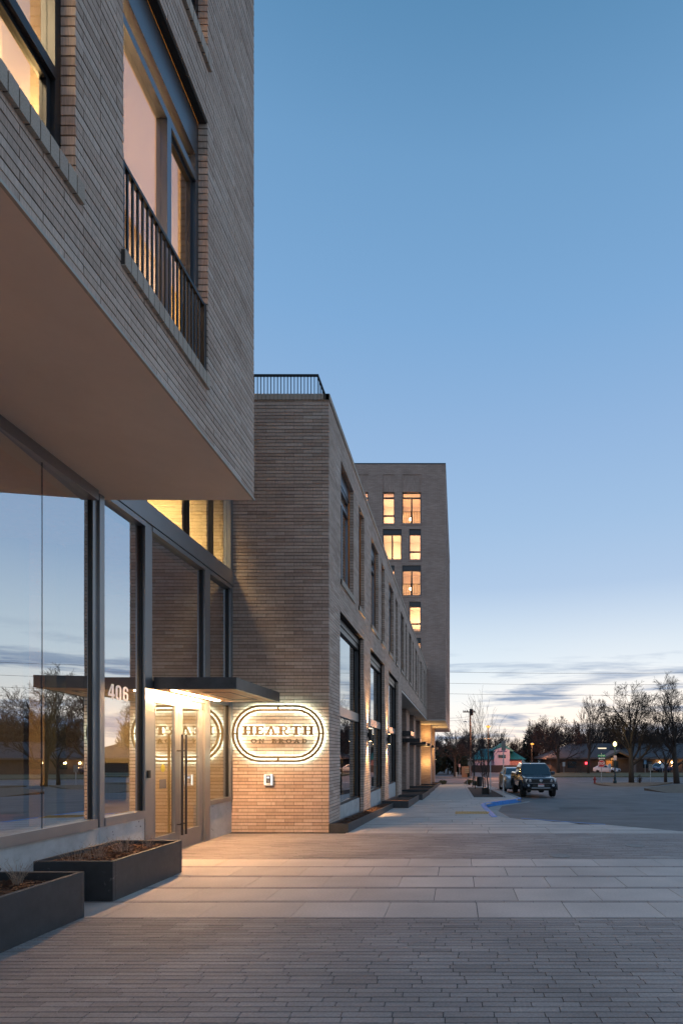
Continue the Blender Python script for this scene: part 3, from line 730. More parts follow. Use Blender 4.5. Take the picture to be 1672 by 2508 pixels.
# left part, turned slightly: frame by th0, glass by th1
PV = Vector((XS, 6.60)); 
def turned(th, s, off, z):                # s metres toward the camera from the corner mullion
    d = Vector((math.sin(th), -math.cos(th))); n = Vector((math.cos(th), math.sin(th)))
    q = PV + d*s + n*off; return (q.x, q.y, z)
def tbox(mb, th, s0, s1, o0, o1, z0, z1):
    mb.hexa([turned(th, s1, o0, z0), turned(th, s1, o1, z0), turned(th, s0, o1, z0), turned(th, s0, o0, z0), turned(th, s1, o0, z1), turned(th, s1, o1, z1), turned(th, s0, o1, z1), turned(th, s0, o0, z1)])
lf = MB(); T0, T1 = .03, .085
tbox(lf, T0, .0, .085, -.09, .02, .63, 4.784); tbox(lf, T0, .085, 4.6, -.22, .08, .63, .745); tbox(lf, T0, .085, 4.6, -.20, .09, 4.66, 4.784)
for s in (3.0, 4.5): tbox(lf, T0, s, s+.1, -.09, .075, .745, 4.66)
lfo = lf.build('corner_window', M_alu, blk)
for s0, s1 in ((.085, .93), (.937, 2.0), (2.007, 3.0)):
    p = MB(); tbox(p, T1, s0, s1, -.030, -.018, .745, 4.66); p.build('pane', M_glass, lfo)
p = MB(); tbox(p, T1, .9305, .9365, -.031, -.015, .745, 4.66); p.build('glass_joint', M_black, lfo)
p = MB(); tbox(p, T0, .0855, .10, -.09, .006, .746, 4.66); p.build('gasket', M_black, lfo)
bs = MB(); tbox(bs, T0, -.0, 4.6, -.25, .04, 0, .628)
bs.build('concrete_base', M_conc, blk); MB().box(XS-.25, XS+.04, 6.605, 7.555, 0, .628).build('concrete_base', M_conc, blk); MB().box(XS-.25, XS+.03, 9.545, 10.49, 0, .628).build('concrete_base', M_conc, blk)
# doors
def door(y0, y1, hinge_left):
    d = MB(); zt = 2.435; st = .115
    d.box(XS-.045, XS+.012, y0, y0+st, .012, zt); d.box(XS-.045, XS+.012, y1-st, y1, .012, zt)
    d.box(XS-.045, XS+.012, y0+st, y1-st, .012, .30); d.box(XS-.045, XS+.012, y0+st, y1-st, zt-.125, zt)
    o = d.build('door', M_alu, blk, bevel=.003); pane(y0+st, y1-st, .30, zt-.125, M_glassd, o, X=XS-.012)
    yh = y1-.055 if hinge_left else y0+.055
    h = MB(); h.tube([(XS+.095, yh, .25), (XS+.095, yh, 1.86)], .019, 10); h.build('handle', M_dark, o, smooth=False)
    b = MB()
    for z in (.42, 1.60): b.tube([(XS+.012, yh, z), (XS+.09, yh, z)], .010, 8)
    b.build('handle_bracket', M_dark, o)
    MB().box(XS-.02, XS+.016, (y0+st) if hinge_left else y1-st-.02, (y0+st+.02) if hinge_left else y1-st, .31, zt-.13).build('glazing_bead', M_alu, o)
    hn = MB(); hn.tube([(XS+.02, y0+.02 if hinge_left else y1-.02, zt-.12), (XS+.02, y0+.02 if hinge_left else y1-.02, zt-.0)], .014, 8); hn.build('hinge', M_dark, o)
    return o
dl = door(7.74, 8.543, True); dr = door(8.549, 9.34, False)
MB().box(XS-.04, XS+.02, 7.73, 9.35, 0, .010).build('threshold', M_galv, blk)
o = MB().box(XS+.0701, XS+.094, 7.60, 7.655, 1.20, 1.31).build('card_reader', M_black); o.location = (-.02, 0, 0); tag(o, 'small black card reader on the left door jamb', 'card reader')
# sticker and notice on left door glass
o = MB().lathe([(.06, 0), (.06, .002)], (0, 0, 0), 16).build('door_sticker', mat('sticker_yellow', (.48,.42,.05), .6, var=.04)); o.rotation_euler = (0, math.radians(90), 0); o.location = (XS-.0115, 8.12, 1.33)
tag(o, 'round yellow sticker on the left entrance door glass', 'sticker')
o = MB().box(XS-.0118, XS-.009, 8.03, 8.21, 1.02, 1.16).build('door_notice', mat('notice_grey', (.16,.14,.12), .6, var=.05)); tag(o, 'small dark notice panel below the yellow door sticker', 'notice')
# 406 in white vinyl
def half_ring(cx, cz, rw, ro, st, t0, t1, n=8):
    f = lambda t, q: (cx+(rw-q)*math.cos(t), cz+(ro-q*.8)*math.sin(t))
    return [[f(t0+(t1-t0)*k/n, 0), f(t0+(t1-t0)*(k+1)/n, 0), f(t0+(t1-t0)*(k+1)/n, st), f(t0+(t1-t0)*k/n, st)] for k in range(n)]
rc = lambda a, b, c, d: [(a, c), (b, c), (b, d), (a, d)]
DIG = {'4': [rc(.34, .54, 0, 1), rc(.0, .339, .20, .36), rc(.541, .64, .20, .36), [(.0, .361), (.18, .361), (.339, .78), (.339, 1)]],
       '0': [rc(0, .2, .25, .75), rc(.39, .59, .25, .75)]+half_ring(.295, .75, .295, .25, .2, 0, math.pi)+half_ring(.295, .25, .295, .25, .2, math.pi, 2*math.pi),
       '6': [rc(0, .2, .25, .75), rc(.39, .59, .68, .75), rc(.39, .59, .25, .40)]+half_ring(.295, .75, .295, .25, .2, 0, math.pi)+half_ring(.295, .25, .295, .25, .2, math.pi, 2*math.pi)+half_ring(.295, .40, .295, .22, .2, 0, math.pi*.93)}
hn_ = thing('house_number', 'white numerals 406 on the glass beside the entrance door', 'house number')
for k_i, ch in enumerate('406'):
    mb = MB()
    for q_i, q in enumerate(DIG[ch]): mb.prism([(XS-.0185+q_i*.00003, 6.86+k_i*.150+a*.205, 2.262+b*.20) for a, b in q], (.002, 0, 0))
    mb.build('numeral', M_vinyl, hn_)

# entrance canopy
cp = MB(); X0, X1, Y0, Y1, Z0, Z1 = XS+.076, -3.22, 7.72, 9.60, 2.49, 2.665
cp.box(X0, X1, Y0, Y0+.03, Z0, Z1); cp.box(X1-.03, X1, Y0+.03, Y1-.03, Z0, Z1); cp.box(X0, X1, Y1-.03, Y1, Z0, Z1); cp.box(X0, X1-.03, Y0+.03, Y1-.03, Z1-.03, Z1-.003)
can = cp.build('canopy', M_fascia, blk, bevel=.003)
n = 9
for i in range(n):
    a = X0+.001+(X1-.03-X0)*i/n; MB().box(a, a+(X1-.03-X0)/n-.004, Y0+.031, Y1-.031, Z0+.008, Z0+.028).build('soffit_board', M_cwood, can)
MB().box(-4.265, -4.22, 7.90, 9.42, Z0+.000, Z0+.0075).build('light_strip', E_led, can)
gv = MB(); frame_rect(gv, 0, 8.15, 9.25, 0, 1, .02, 0, 1); gv = MB()
gv.box(-3.92, -3.50, 8.15, 8.172, Z0+.002, Z0+.0075); gv.box(-3.92, -3.50, 9.23, 9.252, Z0+.002, Z0+.0075); gv.box(-3.92, -3.898, 8.172, 9.23, Z0+.002, Z0+.0075); gv.box(-3.522, -3.50, 8.172, 9.23, Z0+.002, Z0+.0075)
gv.build('access_groove', M_dark, can)

# lobby
lb = MB(); lb.poly([(-11,10.44,0),(-4.62,10.44,0),(-4.62,10.44,4.86),(-11,10.44,4.86)]); lb.poly([(-11,1,0),(-11,10.44,0),(-11,10.44,4.86),(-11,1,4.86)]); lb.poly([(-11,1.5,0),(-4.3,1.5,0),(-4.3,1.5,4.86),(-11,1.5,4.86)])
lb.build('lobby_wall', M_cream, blk)
MB().box(-11, XS-.25, 1.5, 10.44, -.02, .012).build('lobby_floor', M_floor, blk)
cw = MB()
for i in range(32): cw.box(-11, XS-.12, 1.5+i*.28, 1.5+i*.28+.27, 4.69, 4.71)
cw.build('lobby_ceiling', M_wood, blk)
co = MB(); co.box(-6.15, -5.97, 7.9, 8.1, .012, 4.69); co.box(-7.6, -6.85, 7.9, 8.05, .012, 4.69); co.build('lobby_column', M_green, blk)
co = MB(); co.box(-5.87, -5.60, 7.95, 8.1, .012, 4.69); co.box(-6.85, -6.30, 7.7, 7.8, .012, 4.69); co.build('lobby_screen', M_darkwall, blk)
MB().box(-11, XS-.12, 6.5, 10.44, 4.88, 5.13).build('floor_slab', M_darkwall, blk)
up = MB(); up.poly([(-9,10.44,5.15),(-4.62,10.44,5.15),(-4.62,10.44,8.2),(-9,10.44,8.2)]); up.poly([(-9,6.8,5.15),(-9,10.44,5.15),(-9,10.44,8.2),(-9,6.8,8.2)]); up.build('upper_hall_wall', M_cream, blk)
MB().box(-11, XS+.08, 6.78, 10.46, 8.2, 8.4).build('link_roof', M_soffit, blk)
area('lobby_lamp', (-7.3, 5.0, 3.0), 3.0, 140, WARM, size_y=4.0); area('lobby_lamp', (-5.5, 9.2, 2.7), 1.0, 26, WARM, size_y=1.6); area('lobby_lamp', (-6.9, 9.3, 2.4), .8, 26, WARM, (-.1, .5, -1))
area('lobby_cove_lamp', (-7.5, 4.5, 4.2), 1.0, 12, (1, .6, .3), (0, 0, 1), size_y=4.0)
area('hall_lamp', (-6.2, 8.6, 8.0), 1.5, 260, (1, .74, .40), (-.05, .5, -1), size_y=1.6, spread=70)
s = thing('sofa', 'dark red upholstered sofa inside the lobby behind the corner window', 'sofa')
MB().box(-7.2, -5.15, 6.15, 6.40, .02, .82).build('backrest', M_red, s, bevel=.05); MB().box(-7.2, -5.15, 5.5, 6.14, .10, .42).build('seat', M_red, s, bevel=.05)
d = thing('reception_desk', 'pale counter with dark rail in the lobby behind the glass', 'desk')
MB().box(-7.4, -6.6, 9.1, 9.5, .012, .95).build('counter', M_creamw, d); MB().box(-7.42, -6.58, 9.06, 9.52, .951, 1.0).build('counter_top', M_dark, d)
l = thing('table_lamp', 'small table lamp with orange shade on the lobby counter', 'lamp', (-6.85, 9.3, 1.0))
MB().lathe([(.07,0),(.07,.02),(.015,.03),(.015,.2)], sides=10).build('base', M_dark, l); MB().lathe([(.15,.2),(.09,.38)], sides=14).build('lamp_shade', mat('shade_orange', (.6,.2,.05), .8), l)
mbx = thing('mailboxes', 'bank of black mailboxes on the pale lobby end wall', 'mailboxes', (-6.78, 10.40, 0))
MB().box(-.30, .26, -.02, .03, .66, 1.10).build('cabinet', M_black, mbx)
mdoor = MB().box(-.042, .042, -.012, 0, -.036, .036).mesh('mailbox_door'); mdoor.materials.append(M_dark)
for i in range(6):
    for j in range(5):
        o = bpy.data.objects.new('mailbox_door', mdoor); COL.objects.link(o); o.parent = mbx; o.location = (-.245+i*.09, -.021, .71+j*.082)
MB().box(-.34, .30, -.035, .03, 1.14, 1.38).build('parcel_shelf', M_black, mbx)

# ------------------------------------------------------------------ middle brick wing
wing = thing('brick_wing', 'three storey tan brick wing with tall shop bays and the lit wall sign', 'building')
XF, YS, YT = -2.55, 10.5, 43.6
brick_wall(wing, 'sign_wall', 'y', YS, -4.575, XF, 0.0, 8.555, [], .3665, 300, phase=.06)
uw = []
for k in range(8):
    uw.append((11.58+4.04*k, 12.98+4.04*k, 5.38, 8.0)); 
    if 13.66+4.04*k+.8 < YT-.2: uw.append((13.66+4.04*k, 14.46+4.04*k, 5.38, 8.0))
bays = [(11.5, 14.4, -2, 4.65), (15.5, 18.46, -2, 4.65), (19.6, 22.7, -2, 4.65)]
brick_wall(wing, 'wall', 'x', XF, YS+.10, YT, -.55, 8.555, uw+bays+[(24.1, 60, -3, 4.5)], .358, 300, phase=.3, zfun=lambda a: g(a)-.12)
# soldier cap
cap = []
for i in range(int((XF+4.6)/.0785)): cap.append(bx8(-4.575+i*.0785, -4.575+i*.0785+.070, YS-.02, YS+.10, 8.558, 8.675))
for i in range(int((YT-YS)/.0785)): cap.append(bx8(XF-.10, XF+.02, YS-.02+i*.0785, YS-.02+i*.0785+.070, 8.559, 8.675))
cpo = MB().box(-4.575, XF-.102, YS-.01, YS+.09, 8.556, 8.668).build('parapet_cap', M_mortar, wing)
np_boxes('cap_brickwork', cap, M_sillbrick, cpo, 'stuff')
MB().box(XF-.095, XF+.008, YS+.1, YT, 8.556, 8.667).build('parapet_cap', M_mortar, wing)
MB().box(-14, XF-.105, YS+.105, YT, 8.35, 8.5).build('roof', M_soffit, wing)
MB().box(-14, -4.58, YS+.0, YS+.10, 0, 8.5).build('party_wall', M_brickfar, wing)
rl = MB(); rl.box(-6, -2.87, 10.93, 10.97, 9.35, 9.385); rl.box(-2.91, -2.87, 10.97, 24, 9.35, 9.385); rl.box(-6, -2.87, 10.94, 10.96, 8.74, 8.765); rl.box(-2.90, -2.88, 10.97, 24, 8.74, 8.765)
rlo = rl.build('roof_railing', M_black, wing)
me = MB().box(-.007, .007, -.007, .007, 8.5, 9.349).mesh('baluster'); me.materials.append(M_black)
for i in range(36):
    o = bpy.data.objects.new('baluster', me); COL.objects.link(o); o.parent = rlo; o.location = (-2.89-.069*i, 10.95, 0)
for i in range(1, 100):
    o = bpy.data.objects.new('baluster', me); COL.objects.link(o); o.parent = rlo; o.location = (-2.89, 10.95+.13*i, 0)
for (y0, y1, z0, z1) in uw:
    f = MB(); wide = y1-y0 > 1; zt = z1-.30
    frame_rect(f, XF, y0-.03, y1+.03, z0-.03, zt, .08, .13, .20)
    zm = zt-.42
    f.box(XF-.20, XF-.125, y0+.05, y1-.05, zm, zm+.07)
    if wide: f.box(XF-.20, XF-.125, (y0+y1)/2-.03, (y0+y1)/2+.03, z0+.05, zm)
    wv = f.build('window', M_panel, wing)
    MB().box(XF-.20, XF-.115, y0-.03, y1+.03, zt+.002, z1+.03).build('head_panel', M_panel, wv)
    MB().box(XF-.175, XF-.165, y0+.05, y1-.05, zm+.07, zt-.05).build('pane', M_glassb, wv)
    MB().box(XF-.175, XF-.165, y0+.05, y1-.05, z0+.05, zm).build('pane', M_glassb, wv)
    sill_bricks(wing, XF, y0, y1, z0, False)
room(wing, -6.5, XF-.21, 10.7, 43, 5.0, 8.3, M_cream)
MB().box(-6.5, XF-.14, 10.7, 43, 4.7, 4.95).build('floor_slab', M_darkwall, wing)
for yb in (12.3, 16.3): area('wing_lamp', (-4.6, yb, 8.1), 1.0, 22, WARM)
for (y0, y1, z0, z1) in bays:
    b = MB(); zs = .38
    frame_rect(b, XF, y0, y1, zs, 4.50, .06, .14, .24); b.box(XF-.24, XF-.132, y0+.06, y1-.06, 4.36, 4.44)
    bw = b.build('shop_window', M_dark, wing)
    MB().box(XF-.24, XF-.12, y0+.01, y1-.01, 4.501, 4.64).build('head_panel', M_dark, bw)
    MB().box(XF-.26, XF-.125, y0+.061, y1-.061, 2.42, 2.64).build('transom_band', M_trim if False else M_alu, bw)
    q = (y1-y0-.12)/3
    for i in range(3):
        for (za, zb) in ((zs+.06, 2.42), (2.64, 4.36)):
            MB().box(XF-.205, XF-.193, y0+.06+q*i+.003, y0+.06+q*(i+1)-.003, za, zb).build('pane', M_glassb, bw)
    MB().box(XF-.30, XF-.12, y0+.005, y1-.005, g(y1)-.4, zs-.002).build('concrete_base', M_conc, wing)
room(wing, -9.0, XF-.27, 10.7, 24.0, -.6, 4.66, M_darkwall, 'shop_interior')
st_ = MB()
for yb, xb in ((16.2, -3.7), (17.2, -3.4), (18.0, -3.9), (21.4, -3.8)): st_.box(xb-.05, xb, yb, yb+.18, -.5, 1.5)
st_.build('shop_shelf', M_honey, wing)
area('shop_lamp', (-4.2, 17.0, 3.4), .6, 40, WARM, size_y=2)
# recessed lower storey beyond the bays
MB().box(-6.5, XF-.003, 24.1, YT, 4.42, 4.498).build('soffit', M_soffit, wing)
rs = MB(); rs.box(-4.4, -4.3, 24.1, 60, -1.9, 4.42); rs.build('recessed_shopfront', M_dark, wing)
for i in range(12):
    MB().box(-4.295, -4.285, 24.5+i*2.9, 26.9+i*2.9, -1.0, 3.6).build('pane', M_glassb, wing)
MB().box(-6.4, XF-.11, 24.0, 24.1, -1.2, 4.42).build('return_wall', M_brickfar, wing)
for (ya, yb, xr) in ((32.9, 35.0, -3.2), (38.3, 40.4, -3.2), (44.2, 45.7, -3.18)):
    MB().box(-4.29, xr, ya, yb, g(yb)-.3, 4.418).build('pier', M_brickfar, wing)
for i, (ya, yb, xr, z) in enumerate(((26.0, 27.7, -2.3, 2.72), (32.4, 33.6, -2.3, 2.56), (38.1, 39.6, -2.3, 2.49), (44.0, 45.6, -2.3, 2.50), (50.6, 52.2, -2.3, 2.47), (58.5, 60, -2.27, 2.4))):
    MB().box(-4.28, xr, ya, yb, z-.23, z).build('awning', M_fascia, wing, bevel=.01)

# ------------------------------------------------------------------ far tower
tow = thing('apartment_tower', 'tall dark brick apartment tower with lit windows beyond the brick wing', 'building')
K = .03354
tx = lambda x: (x-1121)*K
tz = lambda y: 1.53+(1850-y)*K
rows = [(1205, 1282, 'A'), (1296, 1370.5, 'B'), (1384.7, 1459, 'A'), (1473.4, 1547.6, 'B'), (1562, 1636, 'A')]
topsT = []
for (ya, yb, kind) in rows:
    if kind == 'A': cols = [(872, 901.5, 0), (937, 965.7, 0), (984.4, 1030.6, 1)]
    else: cols = [(872, 918, 1), (937, 983, 1), (1001.6, 1030.3, 0)]
    for (xa, xb, wide) in cols: topsT.append((tx(xa), tx(xb), tz(yb), tz(ya), wide, kind))
XTR = -1.02; YTE = 66.0; ZTB, ZTT = 4.45, 25.45
def holed(axis, P0, a0, a1, z0, z1, ops, depth):
    A = sorted({a0, a1} | {v for o in ops for v in o[:2]}); Z = sorted({z0, z1} | {v for o in ops for v in o[2:4]}); out = []
    for i in range(len(A)-1):
        for j in range(len(Z)-1):
            ca, cz = (A[i]+A[i+1])/2, (Z[j]+Z[j+1])/2
            if any(o[0] < ca < o[1] and o[2] < cz < o[3] for o in ops): continue
            if axis == 'y': out.append(bx8(A[i], A[i+1], P0, P0+depth, Z[j], Z[j+1]))
            else: out.append(bx8(P0-depth, P0, A[i], A[i+1], Z[j], Z[j+1]))
    return out
panels_up = [(tx(xa), tx(xb), tz(1204.5), tz(1162)) for xa, xb in ((872, 901.5), (937, 965.7), (984.4, 1030.6))]
np_boxes('wall', holed('y', YT, -14, XTR, ZTB, ZTT, [t_[:4] for t_ in topsT]+panels_up, .35), M_brickfar, tow)
for (a, b, c, d) in panels_up:
    MB().box(a, b, YT+.05, YT+.34, c+.001, d).build('upright_brick_panel', M_brickvert, tow)
side = []
for r in range(6):
    zb = tz(1285)-2.97*r
    for c in range(4):
        yb = 45.6+5.1*c; side += [(yb, yb+1.0, zb, zb+2.5), (yb+1.9, yb+3.4, zb, zb+2.5)]
np_boxes('side_wall', holed('x', XTR, YT+.352, YTE, ZTB, ZTT, side, .35), M_brickfar, tow)
MB().box(-14, XTR+.02, YT-.02, YTE+.02, ZTT, ZTT+.09).build('roof_cap', M_dark, tow)
MB().box(-14, XTR-.003, YT+.003, YTE, ZTB-.06, ZTB-.002).build('soffit', M_soffit, tow)
MB().box(-14, XTR-.36, YTE-.3, YTE, ZTB, ZTT).build('rear_wall', M_brickfar, tow)
for (a, b, c, d) in side:
    w_ = MB(); frame_rect(w_, XTR, a, b, c, d-.3, .06, .12, .2); w_.box(XTR-.2, XTR-.1, a, b, d-.298, d)
    wv = w_.build('window', M_dark, tow); MB().box(XTR-.17, XTR-.16, a+.06, b-.06, c+.06, d-.36).build('pane', M_glassb, wv)
MB().box(-14, XTR-.36, YT+3.0, YTE-.31, ZTB, ZTT).build('core', M_darkwall, tow)
tw_lit = []
for i, (a, b, c, d, wide, kind) in enumerate(topsT):
    f = MB(); Y = YT+.12
    hd = .0 if (kind == 'A' and d > 22) else .38
    def fr(x0, x1, z0, z1, w): f.box(x0, x0+w, Y, Y+.1, z0, z1); f.box(x1-w, x1, Y, Y+.1, z0, z1); f.box(x0+w, x1-w, Y, Y+.1, z0, z0+w); f.box(x0+w, x1-w, Y, Y+.1, z1-w, z1)
    fr(a, b, c, d-hd, .07)
    if hd: f.box(a, b, Y-.03, Y+.1, d-hd, d)
    else: f.box(a+.07, b-.07, Y, Y+.1, d-.50, d-.38)
    if wide: f.box((a+b)/2-.06, (a+b)/2+.06, Y, Y+.1, c+.07, d-.5)
    else: f.box(a+.07, b-.07, Y, Y+.1, c+.62, c+.73)
    wv = f.build('window', M_dark, tow)
    MB().box(a+.06, b-.06, Y+.04, Y+.05, c+.06, d-hd-.06).build('pane', M_glassl, wv)
    MB().box(a-.05, b+.05, YT-.04, YT+.1, c-.13, c-.002).build('sill', M_brickvert, wv)
    if wide and kind == 'A':
        r = MB(); r.box(a+.02, b-.02, YT+.03, YT+.06, c+.95, c+.99)
        for q in range(12): r.box(a+.05+(b-a-.1)*q/11-.012, a+.05+(b-a-.1)*q/11+.012, YT+.03, YT+.06, c+.02, c+.95)
        r.build('railing', M_black, wv)
    # room
    ww = MB(); x0, x1, y0, y1, z0, z1 = a-.35, b+.35, YT+.355, YT+2.9, c-.25, d+.1
    ww.poly([(x0,y1,z0),(x1,y1,z0),(x1,y1,z1),(x0,y1,z1)]); ww.poly([(x0,y0,z0),(x0,y1,z0),(x0,y1,z1),(x0,y0,z1)]); ww.poly([(x1,y0,z0),(x1,y1,z0),(x1,y1,z1),(x1,y0,z1)]); ww.poly([(x0,y0,z0),(x1,y0,z0),(x1,y1,z0),(x0,y1,z0)]); ww.poly([(x0,y0,z1),(x1,y0,z1),(x1,y1,z1),(x0,y1,z1)])
    ww.build('room', M_creamw, tow)
    if wide and kind == 'A':
        MB().lathe([(.05,-.14),(.13,-.05),(.13,.05),(.05,.14)], ((a*.62+b*.38), YT+1.6, c+1.05), 10).build('room_bulb', E_warm, wv)
        point('tower_room_lamp', (a*.62+b*.38, YT+1.2, c+1.1), 60*random.uniform(.6,1.3), (1, .60, .28), .15)
    else:
        area('tower_room_lamp', ((a+b)/2, YT+1.9, c+1.15), .8, 34*random.uniform(.5, 1.4), (1, random.uniform(.58,.70), .36), (0, .5, 1)); area('tower_room_lamp', ((a+b)/2, YT+1.5, z1-.1), .8, 24*random.uniform(.3, 1.2), (1, .64, .36))
    if not wide:
        MB().box(x0+.01, x1-.01, YT+2.2, YT+2.85, z0+.01, c+.75).build('room_cabinet', M_creamw, tow)
# ground storey piers under the tower, lit warm
for (ya, yb, xl, xr) in ((50.0, 52.2, -3.5, -2.55), (56.0, 58.5, -3.0, -2.5)):
    MB().box(xl, xr, ya, yb, g(yb)-.3, ZTB-.062).build('pier', M_brickfar, tow)
MB().box(-6, -3.52, 51.0, 62, -2, ZTB-.062).build('ground_storey_wall', M_brickfar, tow)
for p_ in ((-2.9, 49.3, .9, 60), (-2.9, 49.4, 3.4, 38), (-2.45, 55.2, 1.8, 30), (-1.9, 54, 3.2, 45)):
    point('pier_lamp', p_[:3], p_[3], (1, .62, .22), .08)

# ------------------------------------------------------------------ wall sign
sg = thing('wall_sign', 'backlit oval metal sign reading HEARTH ON BROAD on the brick wall', 'sign', (0, YS, 0))
SX = lambda x: ((x/6.03+550)-1121)*.00805*(1-.08/10.5)
SZ = lambda y: 1.53+(1850-(y/6.03+1700))*.00805*(1-.08/10.5)
def stadium(x0, x1, z0, z1, n=20):
    r = (z1-z0)/2*.86; pts = []       # rounded rectangle close to a stadium
    r = (z1-z0)/2
    for k in range(n+1):
        t = -math.pi/2+math.pi*k/n; pts.append((x1-r+r*math.cos(t), (z0+z1)/2+r*math.sin(t)))
    for k in range(n+1):
        t = math.pi/2+math.pi*k/n; pts.append((x0+r+r*math.cos(t), (z0+z1)/2+r*math.sin(t)))
    return pts
def ring(mb, outer, inner, y0, y1):
    n = len(outer)
    for i in range(n):
        j = (i+1) % n; o0, o1, i0, i1 = outer[i], outer[j], inner[i], inner[j]
        if (Vector(o0)-Vector(o1)).length < 1e-6: continue
        mb.hexa([(o0[0],y0,o0[1]),(o1[0],y0,o1[1]),(i1[0],y0,i1[1]),(i0[0],y0,i0[1]),(o0[0],y1,o0[1]),(o1[0],y1,o1[1]),(i1[0],y1,i1[1]),(i0[0],y1,i0[1])])
x0, x1, z0, z1 = SX(92), SX(1462), SZ(1010), SZ(160); T = .042; G = .037
FR0, FR1 = -.085, -.052     # ring front and back (metres in front of the wall)
rings = [(0, T), (T+G, T+G+T)]
for nm, (a, b) in zip(('outer_ring', 'inner_ring'), rings):
    m1 = MB(); ring(m1, stadium(x0+a, x1-a, z0+a, z1-a), stadium(x0+b, x1-b, z0+b, z1-b), FR0, FR1); ro = m1.build(nm, M_signbrz, sg)
    m2 = MB(); ring(m2, stadium(x0+a+.006, x1-a-.006, z0+a+.006, z1-a-.006), stadium(x0+b-.006, x1-b+.006, z0+b-.006, z1-b+.006), FR1+.0005, FR1+.006); m2.build('backlight', E_halo, ro)
xm, zm = (x0+x1)/2, (z0+z1)/2
for (a, b, c, d) in ((xm-.018, xm+.018, z1-T-G-.004, z1-T+.004), (xm-.018, xm+.018, z0+T-.004, z0+T+G+.004), (x0+T-.004, x0+T+G+.004, zm-.016, zm+.016), (x1-T-G-.004, x1-T+.004, zm-.016, zm+.016)):
    MB().box(a, b, FR0-.001, FR1+.001, c, d).build('bridge', M_signbrz, sg)
# slab-serif letters drawn as strokes in a unit cell (height 1)
S = .26; sr = .165
def serif(x, w, top): return ((x-w/2, x+w/2, 1-sr, 1) if top else (x-w/2, x+w/2, 0, sr))
def arc_ring(cx, cz, ro, rw, stroke, t0, t1, n=12, ri_scale=(1, 1)):
    out = []
    for k in range(n):
        a, b = t0+(t1-t0)*k/n, t0+(t1-t0)*(k+1)/n
        f = lambda t, s: (cx+(rw-s)*math.cos(t), cz+(ro-s*.8)*math.sin(t))
        out.append([f(a, 0), f(b, 0), f(b, stroke), f(a, stroke)])
    return out
R = lambda a, b, c, d: [(a, c), (b, c), (b, d), (a, d)]
def glyph(ch):
    P = []
    if ch == 'H':
        P += [R(.12, .12+S, sr, 1-sr), R(.70, .70+S, sr, 1-sr), R(.12+S, .70, .43, .56)]
        for x in (.22, .80): P += [R(x-.22, x+.22, 0, sr), R(x-.22, x+.22, 1-sr, 1)]
        w = 1.02
    elif ch == 'E':
        P += [R(.12, .12+S, sr, 1-sr), R(.0, .82, 0, sr), R(0, .80, 1-sr, 1), R(.12+S, .56, .42, .58), R(.50, .58, .36, .45), R(.50, .58, .56, .65), [(.70, sr), (.82, sr), (.86, .32), (.76, .32)], [(.70, 1-sr), (.80, 1-sr), (.82, .70), (.73, .70)]]; w = .88
    elif ch == 'A':
        P += [[(.09, sr), (.26, sr), (.58, .90), (.46, 1)], [(.70, sr), (.92, sr), (.60, 1), (.46, 1)], R(.30, .74, .30, .41), R(0, .38, 0, sr), R(.58, 1.06, 0, sr)]; w = 1.06
    elif ch in 'RBD':
        P += [R(.12, .12+S, sr, 1-sr), R(0, .44, 0, sr), R(0, .44, 1-sr, 1)]
        if ch == 'R':
            P += [R(.44, .55, 1-.10, 1), R(.32, .55, .43, .53)] + arc_ring(.55, .715, .285, .31, .19, -math.pi/2, math.pi/2, 10)
            P += [[(.46, .44), (.64, .44), (.92, .0), (.70, 0)], R(.72, 1.0, 0, sr*.9)]; w = 1.02
        elif ch == 'B':
            P += [R(.44, .52, 1-.09, 1), R(.44, .55, 0, .09), R(.32, .55, .47, .56)] + arc_ring(.52, .765, .235, .27, .17, -math.pi/2, math.pi/2, 8) + arc_ring(.55, .265, .265, .31, .18, -math.pi/2, math.pi/2, 8); w = .88
        else: P += [R(.44, .48, 1-.09, 1), R(.44, .48, 0, .09)] + arc_ring(.46, .5, .5, .50, .19, -math.pi/2, math.pi/2, 12); w = .98
    elif ch == 'T': P += [R(.40, .40+S, sr, 1-sr), R(.26, .74, 0, sr), R(0, 1.0, 1-sr, 1), R(0, .10, .70, 1-sr), R(.90, 1.0, .70, 1-sr)]; w = 1.0
    elif ch == 'O': P += arc_ring(.5, .5, .5, .52, .18, 0, 2*math.pi, 22); w = 1.04
    elif ch == 'N': P += [R(.14, .24, sr, 1-sr), R(.80, .90, sr, 1-sr), [(.80, 0), (.90, 0), (.30, 1), (.14, 1)], R(0, .38, 0, sr), R(-.02, .30, 1-sr, 1), R(.66, 1.04, 1-sr, 1)]; w = 1.04
    return P, w
def letters(word, xa, xb, za, zb, y0, y1, gap, glow):
    h = zb-za; gl_ = [glyph(c) if c != ' ' else (None, .55) for c in word]
    tot = sum(w for _, w in gl_) + gap*(len(word)-1); sx = (xb-xa)/tot; x = xa
    for ch, (P, w) in zip(word, gl_):
        if P:
            mb = MB(); mg = MB()
            for i, q in enumerate(P):
                d = .0006*i
                mb.prism([(x+a*sx, y0+d*.3, za+b*h) for a, b in q], (0, y1-y0-d*.6, 0))
                cx = sum(a for a, b in q)/len(q); cz = sum(b for a, b in q)/len(q)
                mg.prism([(x+(cx+(a-cx)*.8)*sx, y1+.001+d*.1, za+(cz+(b-cz)*.8)*h) for a, b in q], (0, .004, 0))
            lo = mb.build('letter', M_signbrz, sg)
            lo['label'] = 'letter %s of the sign' % ch
            if glow: mg.build('backlight', E_halo, lo)
        x += (w+gap)*sx
letters('HEARTH', SX(252), SX(1298), SZ(608), SZ(470), -.080, -.045, .16, True)
letters('ON BROAD', SX(375), SX(1205), SZ(728), SZ(662), -.075, -.050, .42, False)
